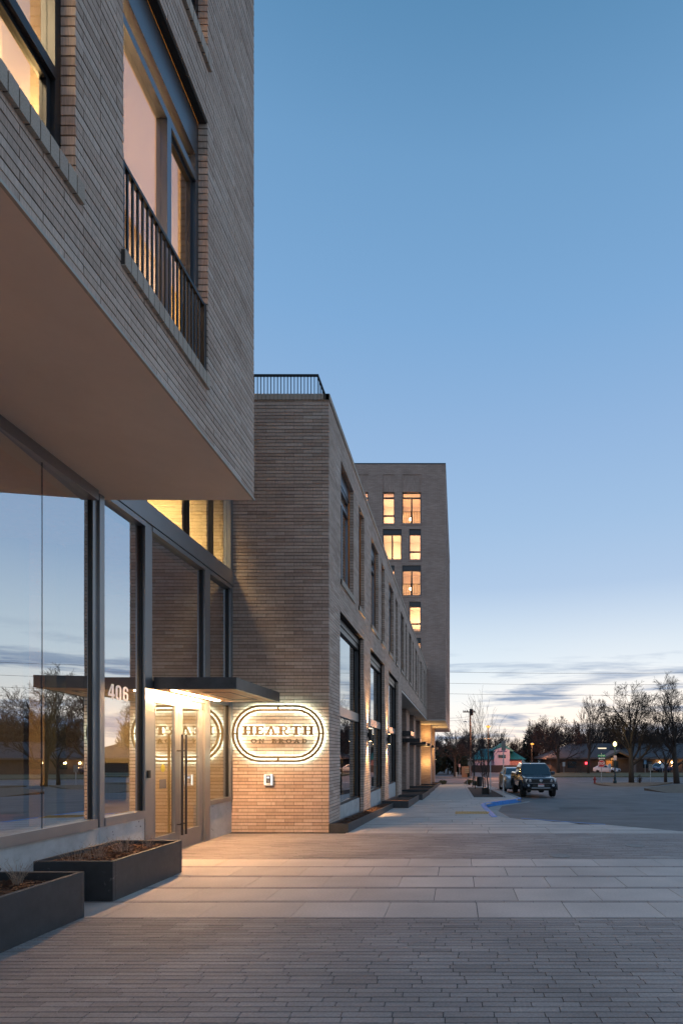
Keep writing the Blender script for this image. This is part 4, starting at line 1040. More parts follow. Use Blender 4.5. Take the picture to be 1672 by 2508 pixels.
# intercom
ic = thing('intercom', 'white lit intercom box on the brick wall under the oval sign', 'intercom', (-3.73, YS, 1.04))
MB().box(-.085, .085, -.06, -.001, -.12, .115).build('housing', M_white, ic, bevel=.015)
MB().box(-.078, -.052, -.0625, -.0602, -.095, .105).build('light_edge', E_clock, ic); MB().box(.052, .078, -.0625, -.0602, -.095, .105).build('light_edge', E_clock, ic)
MB().box(-.042, .042, -.064, -.0602, -.055, .085).build('panel', M_dark, ic)
MB().box(-.028, .028, -.067, -.0641, .03, .07).build('screen', emit('screen_glow', (.8,.9,1), .8), ic); MB().box(-.025, .025, -.067, -.0641, -.045, .012).build('keypad', M_galv, ic)

# ------------------------------------------------------------------ wall sconces
for i, (y, s) in enumerate(((14.95, 'nearer'), (19.05, 'farther'))):
    t = thing('wall_sconce', 'black cylinder wall light glowing up and down on the brick pier, the %s of two' % s, 'wall light', (XF+.085, y, 2.10), group='wall lights between the shop bays')
    MB().lathe([(.048,-.18),(.052,-.175),(.052,.175),(.048,.18)], sides=14).build('body', M_black, t, smooth=False)
    MB().box(-.085, -.045, -.03, .03, -.06, .06).build('bracket', M_black, t)
    for sgn in (1, -1):
        MB().lathe([(.04, .181*sgn), (.04, .183*sgn)], sides=12).build('lens', E_sconce, t)
        spot('sconce_lamp', (XF+.085, y, 2.10+.19*sgn), 300, (1, .60, .26), (-.06, 0, sgn), 62, .9, .02)

# ------------------------------------------------------------------ planters
def planter(label, x0, x1, y0, y1, h, soil, group, zf=lambda y: 0.0, t=.045, name='planter'):
    o = thing(name, label, 'planter', (0, 0, 0), group=group)
    def wl_(a, b, c, d, nm):
        m = MB(); m.hexa([(a,c,zf(c)-.03),(b,c,zf(c)-.03),(b,d,zf(d)-.03),(a,d,zf(d)-.03),(a,c,zf(c)+h),(b,c,zf(c)+h),(b,d,zf(d)+h),(a,d,zf(d)+h)]); return m.build(nm, M_planter, o, bevel=.004)
    wl_(x0, x1, y0, y0+t, 'end_panel'); wl_(x0, x1, y1-t, y1, 'end_panel'); wl_(x1-t, x1, y0+t, y1-t, 'side_panel'); wl_(x0, x0+t, y0+t, y1-t, 'side_panel')
    s_ = MB(); nx, ny = 8, max(8, int((y1-y0)/.15)); xs = np.linspace(x0+t, x1-t, nx); ysn = np.linspace(y0+t, y1-t, ny)
    gz = [[zf(b)+soil+random.uniform(-.02, .03) for a in xs] for b in ysn]
    for j in range(ny-1):
        for i in range(nx-1): s_.poly([(xs[i],ysn[j],gz[j][i]),(xs[i+1],ysn[j],gz[j][i+1]),(xs[i+1],ysn[j+1],gz[j+1][i+1]),(xs[i],ysn[j+1],gz[j+1][i])])
    s_.build('soil', M_mulch, o, 'stuff')
    return o
def chips(parent, x0, x1, y0, y1, z, n, s=.02):
    arr = []
    for _ in range(n):
        c = Vector((random.uniform(x0, x1), random.uniform(y0, y1), z+random.uniform(-.012, .03)))
        e = Matrix.Rotation(random.uniform(0, 6.28), 3, 'Z') @ Matrix.Rotation(random.uniform(-.7, .7), 3, 'X')
        a, b, d = s*random.uniform(.7, 2.0), s*random.uniform(.25, .5), s*.15
        arr.append([tuple(c+e @ Vector((sx*a, sy*b, sz*d))) for sz in (-1, 1) for sx, sy in ((-1,-1),(1,-1),(1,1),(-1,1))])
    np_boxes('mulch_chip', arr, M_chip, parent, 'stuff')
pl1 = planter('near charcoal steel planter box cut off by the left edge of the picture', -4.42, -3.53, 3.2, 5.02, .43, .33, 'large planters by the entrance')
chips(pl1, -4.37, -3.58, 3.3, 4.97, .34, 1500)
pl2 = planter('charcoal steel planter box just left of the entrance doors', -4.46, -3.60, 5.54, 6.93, .42, .34, 'large planters by the entrance')
chips(pl2, -4.41, -3.65, 5.6, 6.88, .355, 1700)
# planters: rust stains of salt are left to the material
def tuft(loc, n, h, spread, label, seed):
    rnd = random.Random(seed); mb = MB()
    for _ in range(n):
        a = rnd.uniform(0, 6.28); r0 = rnd.uniform(0, spread*.3); L = h*rnd.uniform(.5, 1.0); lean = rnd.uniform(.15, .8)
        p = [Vector((math.cos(a)*r0, math.sin(a)*r0, 0))]
        for k in range(4):
            p.append(p[-1]+Vector((math.cos(a)*lean*L*.25*(.4+k*.3), math.sin(a)*lean*L*.25*(.4+k*.3), L*.25*(1-.12*k*lean)))+Vector((rnd.uniform(-1,1), rnd.uniform(-1,1), 0))*L*.03)
        mb.tube(p, [.0022, .0018, .0015, .0012, .0006], 3, False)
        for q in range(rnd.randint(1, 3)):
            k = rnd.randint(1, 4); d = Vector((rnd.uniform(-1,1), rnd.uniform(-1,1), rnd.uniform(.1,1)))*L*.16
            mb.tube([p[k], p[k]+d*.6, p[k]+d*.9+Vector((0,0,.01))], [.0013, .001, .0005], 3, False)
    o = mb.build('dry_plant', M_dry, loc=loc); tag(o, label, 'plant', 'withered plants in the entrance planters'); return o
tuft((-3.98, 4.80, .35), 34, .26, .12, 'withered pale stalks standing alone in the nearest planter', 1)
tuft((-4.05, 5.95, .36), 46, .24, .30, 'low withered grass tuft at the near end of the planter beside the doors', 2)
tuft((-4.00, 6.35, .36), 60, .22, .34, 'brushy withered plant in the middle of the planter beside the doors', 3)
tuft((-3.90, 6.68, .36), 34, .20, .20, 'thin withered plant at the door end of the planter', 4)
tuft((-4.12, 5.72, .36), 20, .22, .40, 'sprawling straw coloured plant against the left rim of the planter beside the doors', 5)
gz_ = 'low planters along the brick wing'
pw = planter('long low steel planter edging under the shop bays', XF+.005, -2.16, 10.46, 17.75, .175, .12, gz_, g, .02, 'low_planter'); chips_y = [(10.6+i*.7) for i in range(10)]
for a in chips_y: chips(pw, XF+.03, -2.2, a, a+.7, g(a+.35)+.13, 120, .018)
for i, (ya, yb, xr) in enumerate(((17.8, 22.6, -1.66), (23.2, 29.4, -1.55), (30.0, 37.4, -1.62), (38.3, 45.8, -1.72), (46.5, 53.8, -1.80))):
    planter('low black planter box stepping out along the pavement, %s after the shop bays' % ('first', 'second', 'third', 'fourth', 'last')[i], -4.0 if i else XF+.005, xr, ya, yb, .24, .14, gz_, g, .03, 'low_planter')

# ------------------------------------------------------------------ trees
def tree_meshes(seed, H, r0, spread, levels, nch, twig, up=.25, fork=.3, segs=4):
    rnd = random.Random(seed); tr = MB(); cr = MB()
    def grow(p, d, L, r, lev):
        n = segs if lev < 2 else (3 if lev < levels else 2); pts = [p]; dirs = [d]
        for i in range(n):
            d = (d+Vector((rnd.uniform(-1,1), rnd.uniform(-1,1), rnd.uniform(-.6,1)*1.0))*(.10 if lev == 0 else .20)+Vector((0,0,up))*.12).normalized()
            pts.append(pts[-1]+d*(L/n)); dirs.append(d)
        rend = r*.45 if lev else r*.5
        rad = [max(twig, r+(rend-r)*i/n) for i in range(n+1)]
        (tr if lev == 0 else cr).tube(pts, rad, 8 if lev == 0 else (5 if lev == 1 else 3), lev == 0)
        if lev >= levels: return
        k = nch[min(lev, len(nch)-1)]
        for c in range(k):
            t = fork+(1-fork)*(c+rnd.uniform(.1, .9))/k; t = min(t, .99); i = min(int(t*n), n-1); f = t*n-i
            q = pts[i].lerp(pts[i+1], f); dd = dirs[i+1]
            az = rnd.uniform(0, 6.28) if lev else 6.28*c/k*1.618+rnd.uniform(-.4, .4)
            ax = dd.orthogonal().normalized(); ax = Matrix.Rotation(az, 3, dd) @ ax
            ang = rnd.uniform(.42, .85)*spread*(1.15-.35*t)
            nd = (Matrix.Rotation(ang, 3, ax) @ dd).normalized()
            grow(q, nd, L*rnd.uniform(.50, .72)*(1.15-.4*t if lev else 1.0), rad[min(i+1, n)]*rnd.uniform(.5, .72), lev+1)
    grow(Vector((0,0,-.1)), Vector((0,0,1)), H*.46, r0, 0)
    zmax = max(v[2] for v in cr.v); s = H/zmax
    for m in (tr, cr): m.v = [(a*s, b*s, c*s) for a, b, c in m.v]
    return tr, cr
def make_tree(name, label, args, loc, rz=0, group=None, tm=M_twig, cat='tree'):
    t = thing(name, label, cat, loc, rz, group); a, b = tree_meshes(*args[0], **args[1])
    a.build('trunk', M_bark, t, smooth=True); b.build('crown', tm, t); return t
GZ = ZR+.12
T_big = make_tree('bare_tree', 'large leafless tree on the corner island right of the street lamp', ((11, 11.8, .30, 1.3, 5, [11, 6, 5, 4, 3], .011), dict(up=.42, fork=.32)), (19.6, 60.0, GZ))
T_r = make_tree('bare_tree', 'tall leafless tree leaning in at the right edge of the picture', ((23, 12.9, .32, 1.3, 5, [11, 6, 5, 4, 3], .011), dict(up=.4, fork=.3)), (24.8, 60.2, GZ), 1.0)
make_tree('bare_tree', 'small leafless tree with pale lit branch on the far corner verge', ((31, 5.6, .17, 1.25, 4, [7, 5, 4, 3], .010), dict(up=.05, fork=.5)), (23.9, 62.0-.9, GZ), .3)
make_tree('bare_tree', 'slim upright leafless tree on the grass in front of the brown building', ((41, 13.2, .22, .72, 5, [9, 5, 4, 3, 2], .013), dict(up=.5, fork=.3)), (21.6, 88.0, ZR+.2), .5)
make_tree('bare_tree', 'spreading leafless tree on the grass left of the brown building', ((47, 10.0, .26, 1.35, 5, [9, 5, 4, 4, 3], .013), dict(up=.10, fork=.28)), (17.0, 90.0, ZR+.2), .9)
# thicket behind the far side of the cross street
protos = []
specs = [(61, 9.4, .20, .75, 5, [10, 6, 4, 3, 2], .015), (67, 10.6, .22, .8, 5, [10, 6, 4, 3, 2], .015), (73, 8.2, .18, .95, 5, [10, 5, 4, 3, 2], .015), (79, 10.0, .2, .6, 5, [12, 6, 4, 3, 2], .015)]
for i, s in enumerate(specs):
    a, b = tree_meshes(*s, up=.6, fork=.12); ma, mb_ = a.mesh('trunk'), b.mesh('crown'); ma.materials.append(M_bark); mb_.materials.append(M_twig if i % 2 else M_twig2); protos.append((ma, mb_))
def thicket(x, y, sc, rz, label, group, k):
    t = thing('thicket_tree', label, 'tree', (x, y, ZR), rz, group); t.scale = (sc*1.05, sc*1.05, sc)
    for nm, me in zip(('trunk', 'crown'), protos[k % 4]):
        o = bpy.data.objects.new(nm, me); COL.objects.link(o); o.parent = t
rt = random.Random(5); k = 0
for row, (yb, n, xa, xb) in enumerate(((112, 36, -12, 62), (126, 32, -14, 70), (98, 4, -10, 1), (103, 6, 20, 60))):
    for i in range(n):
        x = xa+(xb-xa)*(i+rt.uniform(.1, .9))/n; y = yb+rt.uniform(-4, 4); u = 1121+F*x/y
        if row == 2 and x > 1: continue
        sc = rt.uniform(.70, 1.02)*(.92 if u < 1280 else 1.32 if u < 1480 else 1.3)
        if row == 3: sc *= .9
        thicket(x, y, sc, rt.uniform(0, 6.28), 'bare tree in the dense leafless thicket beyond the cross street', 'thicket beyond the cross street', k); k += 1
for i in range(26):          # the same woods go on to the right, seen in the shop windows
    x = 42+i*3.1+rt.uniform(-1, 1); y = 62+rt.uniform(-3, 16)
    thicket(x, y, rt.uniform(.75, 1.05), rt.uniform(0, 6.28), 'bare street tree beyond the right edge, mirrored in the entrance glass', 'trees mirrored in the glass', k); k += 1
# dark evergreen hedge behind the planting strip
def leaf_mass(name, label, cat, loc, sx, sy, sz, n, leaf, m, seed, group=None):
    rnd = random.Random(seed); t = thing(name, label, cat, loc, group=group); v = []
    mb = MB()
    lob = [(rnd.uniform(-.7,.7)*sx, rnd.uniform(-.6,.6)*sy, rnd.uniform(.25,.8)*sz, rnd.uniform(.35,.6)) for _ in range(9)]
    for _ in range(n):
        lx, ly, lz, lr = rnd.choice(lob); d = Vector((rnd.gauss(0,1), rnd.gauss(0,1), rnd.gauss(0,1))).normalized()*rnd.uniform(.6, 1.05)
        c = Vector((lx+d.x*sx*lr, ly+d.y*sy*lr, max(.05, lz+d.z*sz*lr*.6)))
        a = Vector((rnd.uniform(-1,1), rnd.uniform(-1,1), rnd.uniform(-1,1))).normalized()*leaf; b_ = a.orthogonal().normalized()*leaf*.5
        mb.poly([c-a, c+b_, c+a, c-b_])
    mb.build('crown', m, t, 'stuff'); MB().lathe([(.12,0),(.08,sz*.6)], sides=6).build('trunk', M_bark, t); return t
for i, x in enumerate((-9.5, -6.8, -4.2, -1.7, .6)):
    leaf_mass('evergreen_shrub', 'dark evergreen tree mass behind the planting strip across the street', 'evergreen', (x, 88+i % 2*1.5, ZR), 1.9, 1.5, 4.6-.3*(i % 3), 1500, .28, M_ever, 90+i, 'dark evergreens across the street')
make_tree('bare_tree', 'gnarled leafless tree leaning beside the far end of the brick buildings', ((83, 5.4, .24, 1.3, 4, [8, 5, 4, 3], .016), dict(up=.1, fork=.45)), (-.4, 80, ZR), .4)
leaf_mass('evergreen_shrub', 'tall dark evergreen between the pink house and the brown building', 'evergreen', (16.2, 118, ZR), 1.8, 1.5, 7.5, 1600, .3, M_ever, 120)
for i, (x, y, s) in enumerate(((1.2, 77, .9), (-4.2, 53.9, .5), (1.15, 52.8, .45), (1.7, 50.3, .4), (-1.6, 55.0, .42))):
    leaf_mass('low_shrub', ('rounded bare brown shrub on the planting strip across the street', 'low shrub in the planter end under the tower', 'low green shrub beside the bike rack', 'small green shrub at the end of the tree bed', 'low leafy shrub at the end of the planters')[i], 'shrub', (x, y, g(y) if y < 60 else ZR+.14), s, s*.8, s*1.1, 350, .07, M_grass if i else M_twig2, 130+i)
hl = MB(); px_ = [(-400, 0)] + [(-380+i*20, 4+3*math.sin(i*.7)+2*math.sin(i*1.9)) for i in range(40)] + [(400, 0)]
hl.prism([(x, 420, ZR+max(0, z)-1) for x, z in px_], (0, 60, 0)); hl.build('hills', mat('far_hills', (.07,.07,.09), .95, var=.2, scale=.05), kind='structure')
# young street trees in the bed
for i, (x, y, h, lb_) in enumerate(((1.72, 29.6, 6.0, 'tall thin sapling beside the black tub in the tree bed'), (1.52, 31.8, 5.2, 'thin sapling just behind the black tub in the tree bed'), (1.32, 40.5, 5.6, 'thin leafless sapling toward the far end of the tree bed'), (1.25, 45.5, 4.6, 'small leafless sapling by the bike rack'), (1.95, 38.0, 3.6, 'low branching sapling behind the pale post'))):
    make_tree('sapling', lb_, ((200+i, h, .035, .75, 3, [9, 4, 2], .0045), dict(up=.5, fork=.35)), (x, y, g(y)-.02), i, 'saplings in the tree bed', M_twig2)

# ------------------------------------------------------------------ street furniture by the bed
t = thing('sign_post', 'tall steel post with a grey sign back at the corner of the tree bed', 'sign', (2.22, 25.9, g(25.9)))
MB().box(-.025, .025, -.02, .02, -.05, 2.3).build('post', M_galv, t); MB().box(-.105, .105, -.028, -.021, 2.28, 2.75).build('panel', M_signback, t)
t = thing('sign_post', 'thin pale post without a sign standing between the saplings', 'sign post', (2.02, 33.0, g(33)))
MB().box(-.025, .025, -.02, .02, -.05, 2.2).build('post', M_white, t); MB().box(-.026, .026, -.024, -.021, 1.9, 2.19).build('panel', M_galv, t)
t = thing('tree_tub', 'black square tub standing in the tree bed', 'tub', (1.55, 30.2, g(30.2)))
MB().box(-.19, .19, -.19, .19, -.02, .34).build('tub', M_black, t, bevel=.02); MB().box(-.20, .20, -.20, .20, .341, .36).build('rim', M_rim, t)
t = thing('bike_rack', 'pair of pale steel hoop bike racks near the end of the pavement', 'bike rack', (1.45, 48.2, g(48.2)))
for dx in (-.35, .35):
    pts = [(dx-.28, 0, 0)]+[(dx-.28*math.cos(a), 0, .62+.22*math.sin(a)) for a in [math.pi*i/8 for i in range(9)]]+[(dx+.28, 0, 0)]
    MB().tube(pts, .025, 6).build('hoop', M_galv, t)
t = thing('litter_bin', 'small dark bin beside the bike racks', 'bin', (1.9, 46.8, g(46.8)))
MB().lathe([(.2,0),(.24,.05),(.24,.75),(.2,.8)], sides=12).build('body', M_black, t); MB().lathe([(.25,.80),(.25,.86),(.1,.9)], sides=12).build('lid', M_rim, t)
t = thing('wall_light', 'bright sconce on the last pier under the tower', 'wall light', (-2.42, 57.2, .9))
MB().lathe([(.05,-.2),(.06,-.18),(.06,.18),(.05,.2)], sides=10).build('body', M_black, t); MB().lathe([(.045,.201),(.045,.205)], sides=10).build('lens', E_sconce, t)
# across the street: bollard, small sign, monument sign, utility pole, lamps
t = thing('utility_box', 'small pale pedestal box on the planting strip across the street', 'utility box', (-.18, 74.2, ZR+.14))
MB().box(-.14, .14, -.12, .12, 0, .62).build('body', M_trim, t, bevel=.02); MB().box(-.15, .15, -.13, .13, .621, .70).build('lid', M_trim, t)
t = thing('small_sign', 'small pink faced sign on a thin post left of the monument sign', 'sign', (.22, 74.0, ZR+.14))
MB().box(-.03, .03, -.02, .02, 0, 1.45).build('post', M_galv, t); MB().box(-.13, .13, -.03, -.021, 1.4, 1.85).build('panel', M_pinksign, t)
t = thing('monument_sign', 'tan brick monument sign with pale lettered panels beside the utility pole', 'sign', (1.15, 74.4, ZR+.14))
MB().box(-.62, .62, -.15, .25, 0, 1.50).build('body', M_tan, t); 
for zz in (1.22, .95, .68): MB().box(-.15, .55, -.17, -.151, zz-.09, zz+.08).build('panel', M_tanpanel, t)
t = thing('bin_box', 'dark green cabinet in front of the monument sign', 'cabinet', (1.55, 73.8, ZR+.14)); MB().box(-.25, .25, -.1, .1, 0, .55).build('body', M_ever, t, bevel=.02); MB().box(-.27, .27, -.12, .12, .551, .6).build('lid', M_black, t)
up_ = thing('utility_pole', 'tall timber utility pole with crossarm at the far corner', 'utility pole', (1.68, 73.0, ZR+.1))
MB().tube([(0,0,0),(0,0,9.5)], [.15,.10], 8).build('pole', M_pole, up_); MB().box(-1.0, .75, -.08, .08, 9.0, 9.14).build('crossarm', M_pole, up_)
for xx in (-.9, -.65, -.4, .35, .6): MB().lathe([(.04,9.14),(.07,9.2),(.05,9.3),(.03,9.34)], (xx, 0, 0), 8).build('insulator', M_galv, up_)
MB().lathe([(.2,8.6),(.22,8.7),(.22,9.35),(.18,9.45)], (.2, -.2, 0), 10).build('transformer', M_fence, up_)
MB().tube([(0,0,7.0),(-.4,0,7.6),(-.7,0,7.75)], .025, 6).build('lamp_arm', M_galv, up_); MB().box(-.85, -.5, -.08, .08, 7.7, 7.82).build('lamp_head', M_galv, up_)
t = thing('stop_sign', 'back of a stop sign on a post beside the utility pole', 'stop sign', (1.68, 72.2, ZR+.02))
MB().box(-.03, .03, -.03, .03, 0, 2.9).build('post', M_galv, t)
oct_ = lambda r, z, y: [(r*math.cos(math.pi/8+math.pi/4*k), y, z+r*math.sin(math.pi/8+math.pi/4*k)) for k in range(8)]
MB().prism(oct_(.40, 2.05, -.05), (0, .012, 0)).build('panel', M_signback, t); MB().box(-.38, .38, -.05, -.035, 2.5, 2.72).build('name_panel', M_signback, t)
def street_lamp(label, x, y, z0, h, arm=1.1):
    t = thing('street_lamp', label, 'street lamp', (x, y, z0), group='orange street lamps')
    MB().tube([(0,0,0),(0,0,h)], [.09,.05], 8).build('pole', M_black, t); MB().tube([(0,0,h),(-.1,-.1,h+.08),(-.1,-arm,h+.1)], .03, 6).build('arm', M_galv, t)
    MB().box(-.2, 0, -arm-.5, -arm, h+.06, h+.18).build('lamp_head', M_galv, t, bevel=.03); MB().lathe([(.08,-.18),(.32,-.04),(.32,.07),(.05,.11)], (-.1, -arm-.25, h-.05), 10).build('bulb', E_sod, t)
    point('street_lamp_light', (x-.1, y-arm-.25, z0+h-.25), 2600, (1, .42, .20), .2)
street_lamp('orange street lamp glowing above the saplings beyond the intersection', 4.25, 74.3, ZR+.1, 7.1)
street_lamp('orange street lamp glowing in front of the trees right of the pink house', 13.5, 97, ZR, 5.3)
t = thing('globe_lamp', 'teal lamp post with glowing yellow globe on the corner island', 'street lamp', (17.2, 58.2, GZ))
MB().lathe([(.20,0),(.20,.25),(.15,.4),(.12,.9),(.075,1.0),(.07,3.9),(.12,4.0),(.05,4.05)], sides=12).build('post', M_lamppost, t)
MB().lathe([(.06,4.06),(.2,4.18),(.21,4.38),(.12,4.55),(.02,4.62)], sides=12).build('globe', E_lamp, t); MB().box(-.17, .17, -.09, -.076, 2.55, 3.05).build('parking_sign', M_pinksign, t)
point('globe_light', (17.2, 57.8, GZ+4.35), 110, (1, .78, .35), .25)
# stop sign with street names, hydrant
t = thing('stop_sign', 'red stop sign under a green street name sign on the corner island', 'stop sign', (15.95, 59.0, GZ))
MB().box(-.03, .03, 0, .05, 0, 3.35).build('post', M_galv, t)
MB().prism(oct_(.42, 2.15, -.012), (0, .010, 0)).build('panel', M_signred, t); 
m1 = MB(); o_, i_ = oct_(.40, 2.15, -.016), oct_(.375, 2.15, -.016)
for k in range(8): m1.poly([o_[k], o_[(k+1) % 8], i_[(k+1) % 8], i_[k]])
m1.build('border', M_white, t)
def text(body, size, loc, m, parent, name='lettering', sx=1, align='CENTER'):
    c = bpy.data.curves.new(name, 'FONT'); c.body = body; c.size = size; c.extrude = .001; c.align_x = align; c.align_y = 'CENTER'; c.offset = .004*size/.3
    o = bpy.data.objects.new(name, c); COL.objects.link(o); c.materials.append(m); o.parent = parent; o.location = loc; o.rotation_euler = (math.radians(90), 0, 0); o.scale = (sx, 1, 1); return to_mesh(o)
text('STOP', .36, (0, -.018, 2.15), M_white, t, sx=.82)
MB().box(-.42, .42, -.012, -.002, 2.92, 3.16).build('name_panel', M_signgreen, t); text('W MYRTLE ST', .15, (0, -.015, 3.04), M_white, t, sx=.8)
MB().box(-.40, .40, -.012, -.002, 2.62, 2.86).build('one_way_panel', M_black, t)
MB().prism([(-.38,-.016,2.74),(-.22,-.016,2.84),(-.22,-.016,2.79),(.37,-.016,2.79),(.37,-.016,2.69),(-.22,-.016,2.69),(-.22,-.016,2.64)], (0,.003,0)).build('arrow', M_white, t); text('ONE WAY', .085, (.06, -.018, 2.74), M_black, t)
t = thing('fire_hydrant', 'red fire hydrant left of the stop sign', 'fire hydrant', (15.3, 59.4, GZ))
MB().lathe([(.16,0),(.16,.05),(.10,.06),(.10,.45),(.13,.47),(.13,.52),(.09,.62),(.04,.68),(.03,.74)], sides=12).build('barrel', M_hydrant, t)
MB().tube([(-.2,0,.38),(.2,0,.38)], .055, 8).build('nozzle', M_hydrant, t); MB().tube([(0,-.2,.34),(0,0,.34)], .07, 8).build('nozzle', M_hydrant, t)
for i, (x, y, h, m, lb_) in enumerate(((21.9, 60.4, 2.1, M_signback, 'brown sign panel on a post right of the big corner tree'), (26.2, 91.7, 1.6, M_greysign, 'white parking sign on a thin post behind the white car'), (18.3, 91.8, 1.9, M_greysign, 'small white sign post at the left of the brown building'), (32.5, 92.2, 2.3, M_bluesign, 'pale blue banner panel beside the brown building'), (35.4, 91.9, 1.6, M_greysign, 'white sign post near the right edge before the brown building'))):
    t = thing('sign_post', lb_, 'sign', (x, y, GZ)); MB().box(-.03, .03, -.02, .02, 0, h).build('post', M_galv, t); MB().box(-.22, .22, -.035, -.021, h-.75, h-.0).build('panel', m, t)
leaf_mass('low_shrub', 'small dark shrub at the foot of the large corner tree', 'shrub', (20.4, 59.6, GZ), .28, .28, .9, 260, .06, M_twig2, 140)

# overhead wires on their poles
for i, (x, h) in enumerate(((-7.0, 13.6), (50.0, 13.6))):
    t = thing('wire_pole', ('timber pole behind the tower carrying the overhead wires', 'timber pole beyond the right edge carrying the overhead wires')[i], 'utility pole', (x, 66.5 if i else 68.5, ZR))
    MB().tube([(0,0,0),(0,0,h)], [.16,.10], 8).build('pole', M_pole, t); MB().box(-.1, .1, -.9, .9, h-.6, h-.48).build('crossarm', M_pole, t)
for i, z in enumerate((12.15, 10.70, 9.35)):
    mb = MB(); mb.tube([(-7+57*s, 68.5-2*s, z-.9*(4*s*(1-s))*.5+.25) for s in [j/20 for j in range(21)]], .016, 4); o = mb.build('power_line', M_black)
    tag(o, ('topmost', 'middle', 'lowest')[i]+' of three overhead wires crossing the sky', 'wire', 'overhead wires')
for i, z in enumerate((7.2, 7.55, 4.6)):
    mb = MB(); mb.tube([(-7+8.7*s if i < 2 else 1.68+18*s, 73, ZR+z+1.0-.3*(4*s*(1-s))) for s in [j/10 for j in range(11)]], .012, 4); o = mb.build('power_line', M_black)
    tag(o, ('lower cable running left from the utility pole', 'upper cable running left from the utility pole', 'low cable running right from the utility pole')[i], 'wire', 'pole cables')

# ------------------------------------------------------------------ far buildings
bb = thing('brown_building', 'low brown office building with shingle roof and gabled porch behind the grass', 'building', (0, 0, ZR))
MB().box(17.0, 62, 97, 110, 0, 2.55).build('wall', M_brownwall, bb)
r = MB(); r.loft([[(15.9,95.6,2.5),(63,95.6,2.5),(63,111,2.5),(15.9,111,2.5)], [(15.9,95.6,2.78),(63,95.6,2.78),(63,111,2.78),(15.9,111,2.78)]]); r.build('fascia', M_fasciab, bb)
r = MB(); r.poly([(15.8,95.5,2.785),(63,95.5,2.785),(57,103.3,5.5),(22,103.3,5.5)]); r.poly([(15.8,111,2.785),(63,111,2.785),(57,103.3,5.5),(22,103.3,5.5)]); r.poly([(15.8,95.5,2.785),(15.8,111,2.785),(22,103.3,5.5)]); r.build('roof', M_shingle, bb)
r = MB(); r.prism([(25.3,93.6,2.25),(28.6,93.6,3.75),(31.9,93.6,2.25),(31.9,93.6,2.62),(28.6,93.6,4.15),(25.3,93.6,2.62)], (0,6,0)); r.build('porch_gable', M_fasciab, bb)
r = MB(); r.box(25.6, 26.0, 93.8, 94.2, 0, 2.3); r.box(31.1, 31.5, 93.8, 94.2, 0, 2.3); r.build('porch_post', M_fasciab, bb)
MB().box(27.0, 28.1, 96.85, 96.95, 0, 2.2).build('entrance_door', mat('lit_door_wood', (.45,.2,.06), .6), bb); MB().box(28.4, 29.2, 96.85, 96.95, .3, 2.2).build('entrance_window', M_carglass, bb)
for x in (20, 33.8, 41, 45): MB().box(x, x+1.6, 96.88, 96.96, .9, 2.1).build('window', M_carglass, bb)
MB().box(26.5, 28.0, 100.2, 101.4, 4.35, 4.62).build('skylight', E_sky, bb)
for x in (36.8, 39.0, 41.2, 44.5):
    MB().lathe([(.04,1.78),(.10,1.85),(.10,2.0),(.03,2.08)], (x, 96.8, 0), 8).build('sconce', E_warm, bb); point('sconce_light', (x, 96.4, ZR+1.9), 14, (1, .5, .2))
point('porch_light', (27.8, 95.6, ZR+2.4), 60, (1, .6, .25))
o = MB().box(23.2, 23.9, 96.84, 96.9, 1.55, 1.95).build('neon_sign', E_red); o.location = (0, 0, ZR); tag(o, 'small red glowing sign in the brown building window', 'neon sign')
ph = thing('pink_house', 'pink and lilac shop building with teal metal roof beyond the intersection', 'building', (0, 0, ZR))
MB().box(3.4, 12.5, 104, 112, 0, 2.55).build('wall', M_pink, ph)
MB().box(3.3, 8.0, 103.8, 104, 0, 2.6).build('lilac_wall', M_lilac, ph)
r = MB(); r.poly([(2.6,103,2.4),(13.3,103,2.4),(10.4,108,4.5),(4.6,108,4.5)]); r.poly([(2.6,113,2.4),(13.3,113,2.4),(10.4,108,4.5),(4.6,108,4.5)]); r.poly([(13.3,103,2.4),(13.3,113,2.4),(10.4,108,4.5)]); r.poly([(2.6,103,2.4),(2.6,113,2.4),(4.6,108,4.5)])
rf = r.build('roof', M_teal, ph); r = MB()
for i in range(26): a = i/25; r.tube([(2.7+10.5*a,103,2.43),(4.7+5.6*a,107.9,4.53)], .03, 4)
r.build('roof_seam', M_teal, rf)
MB().prism([(7.0,102.4,0),(10.0,102.4,0),(10.0,102.4,4.2),(8.5,102.4,4.75),(7.0,102.4,4.2)], (0,4,0)).build('gable_front', M_lilac, ph)
r = MB(); r.prism([(6.2,103.4,4.0),(8.6,103.4,5.6),(11.0,103.4,4.0)], (0,5,0)); r.build('gable_roof', M_teal, ph)
MB().box(7.8, 9.2, 102.3, 102.39, 2.7, 3.3).build('window', M_carglass, ph); MB().box(7.6, 9.4, 102.3, 102.39, 3.85, 4.05).build('sign_board', mat('purple_sign', (.10,.06,.2), .6), ph)
for x in (10.4, 11.5): MB().box(x, x+.9, 103.9, 103.99, 1.4, 2.2).build('door_panel', mat('pink_panel', (.5,.27,.28), .8), ph)
o = MB().box(2.6, 13.4, 99.0, 99.15, 0, 1.35).build('fence', M_fence, loc=(0, 0, ZR)); tag(o, 'long dark fence in front of the pink building', 'fence')

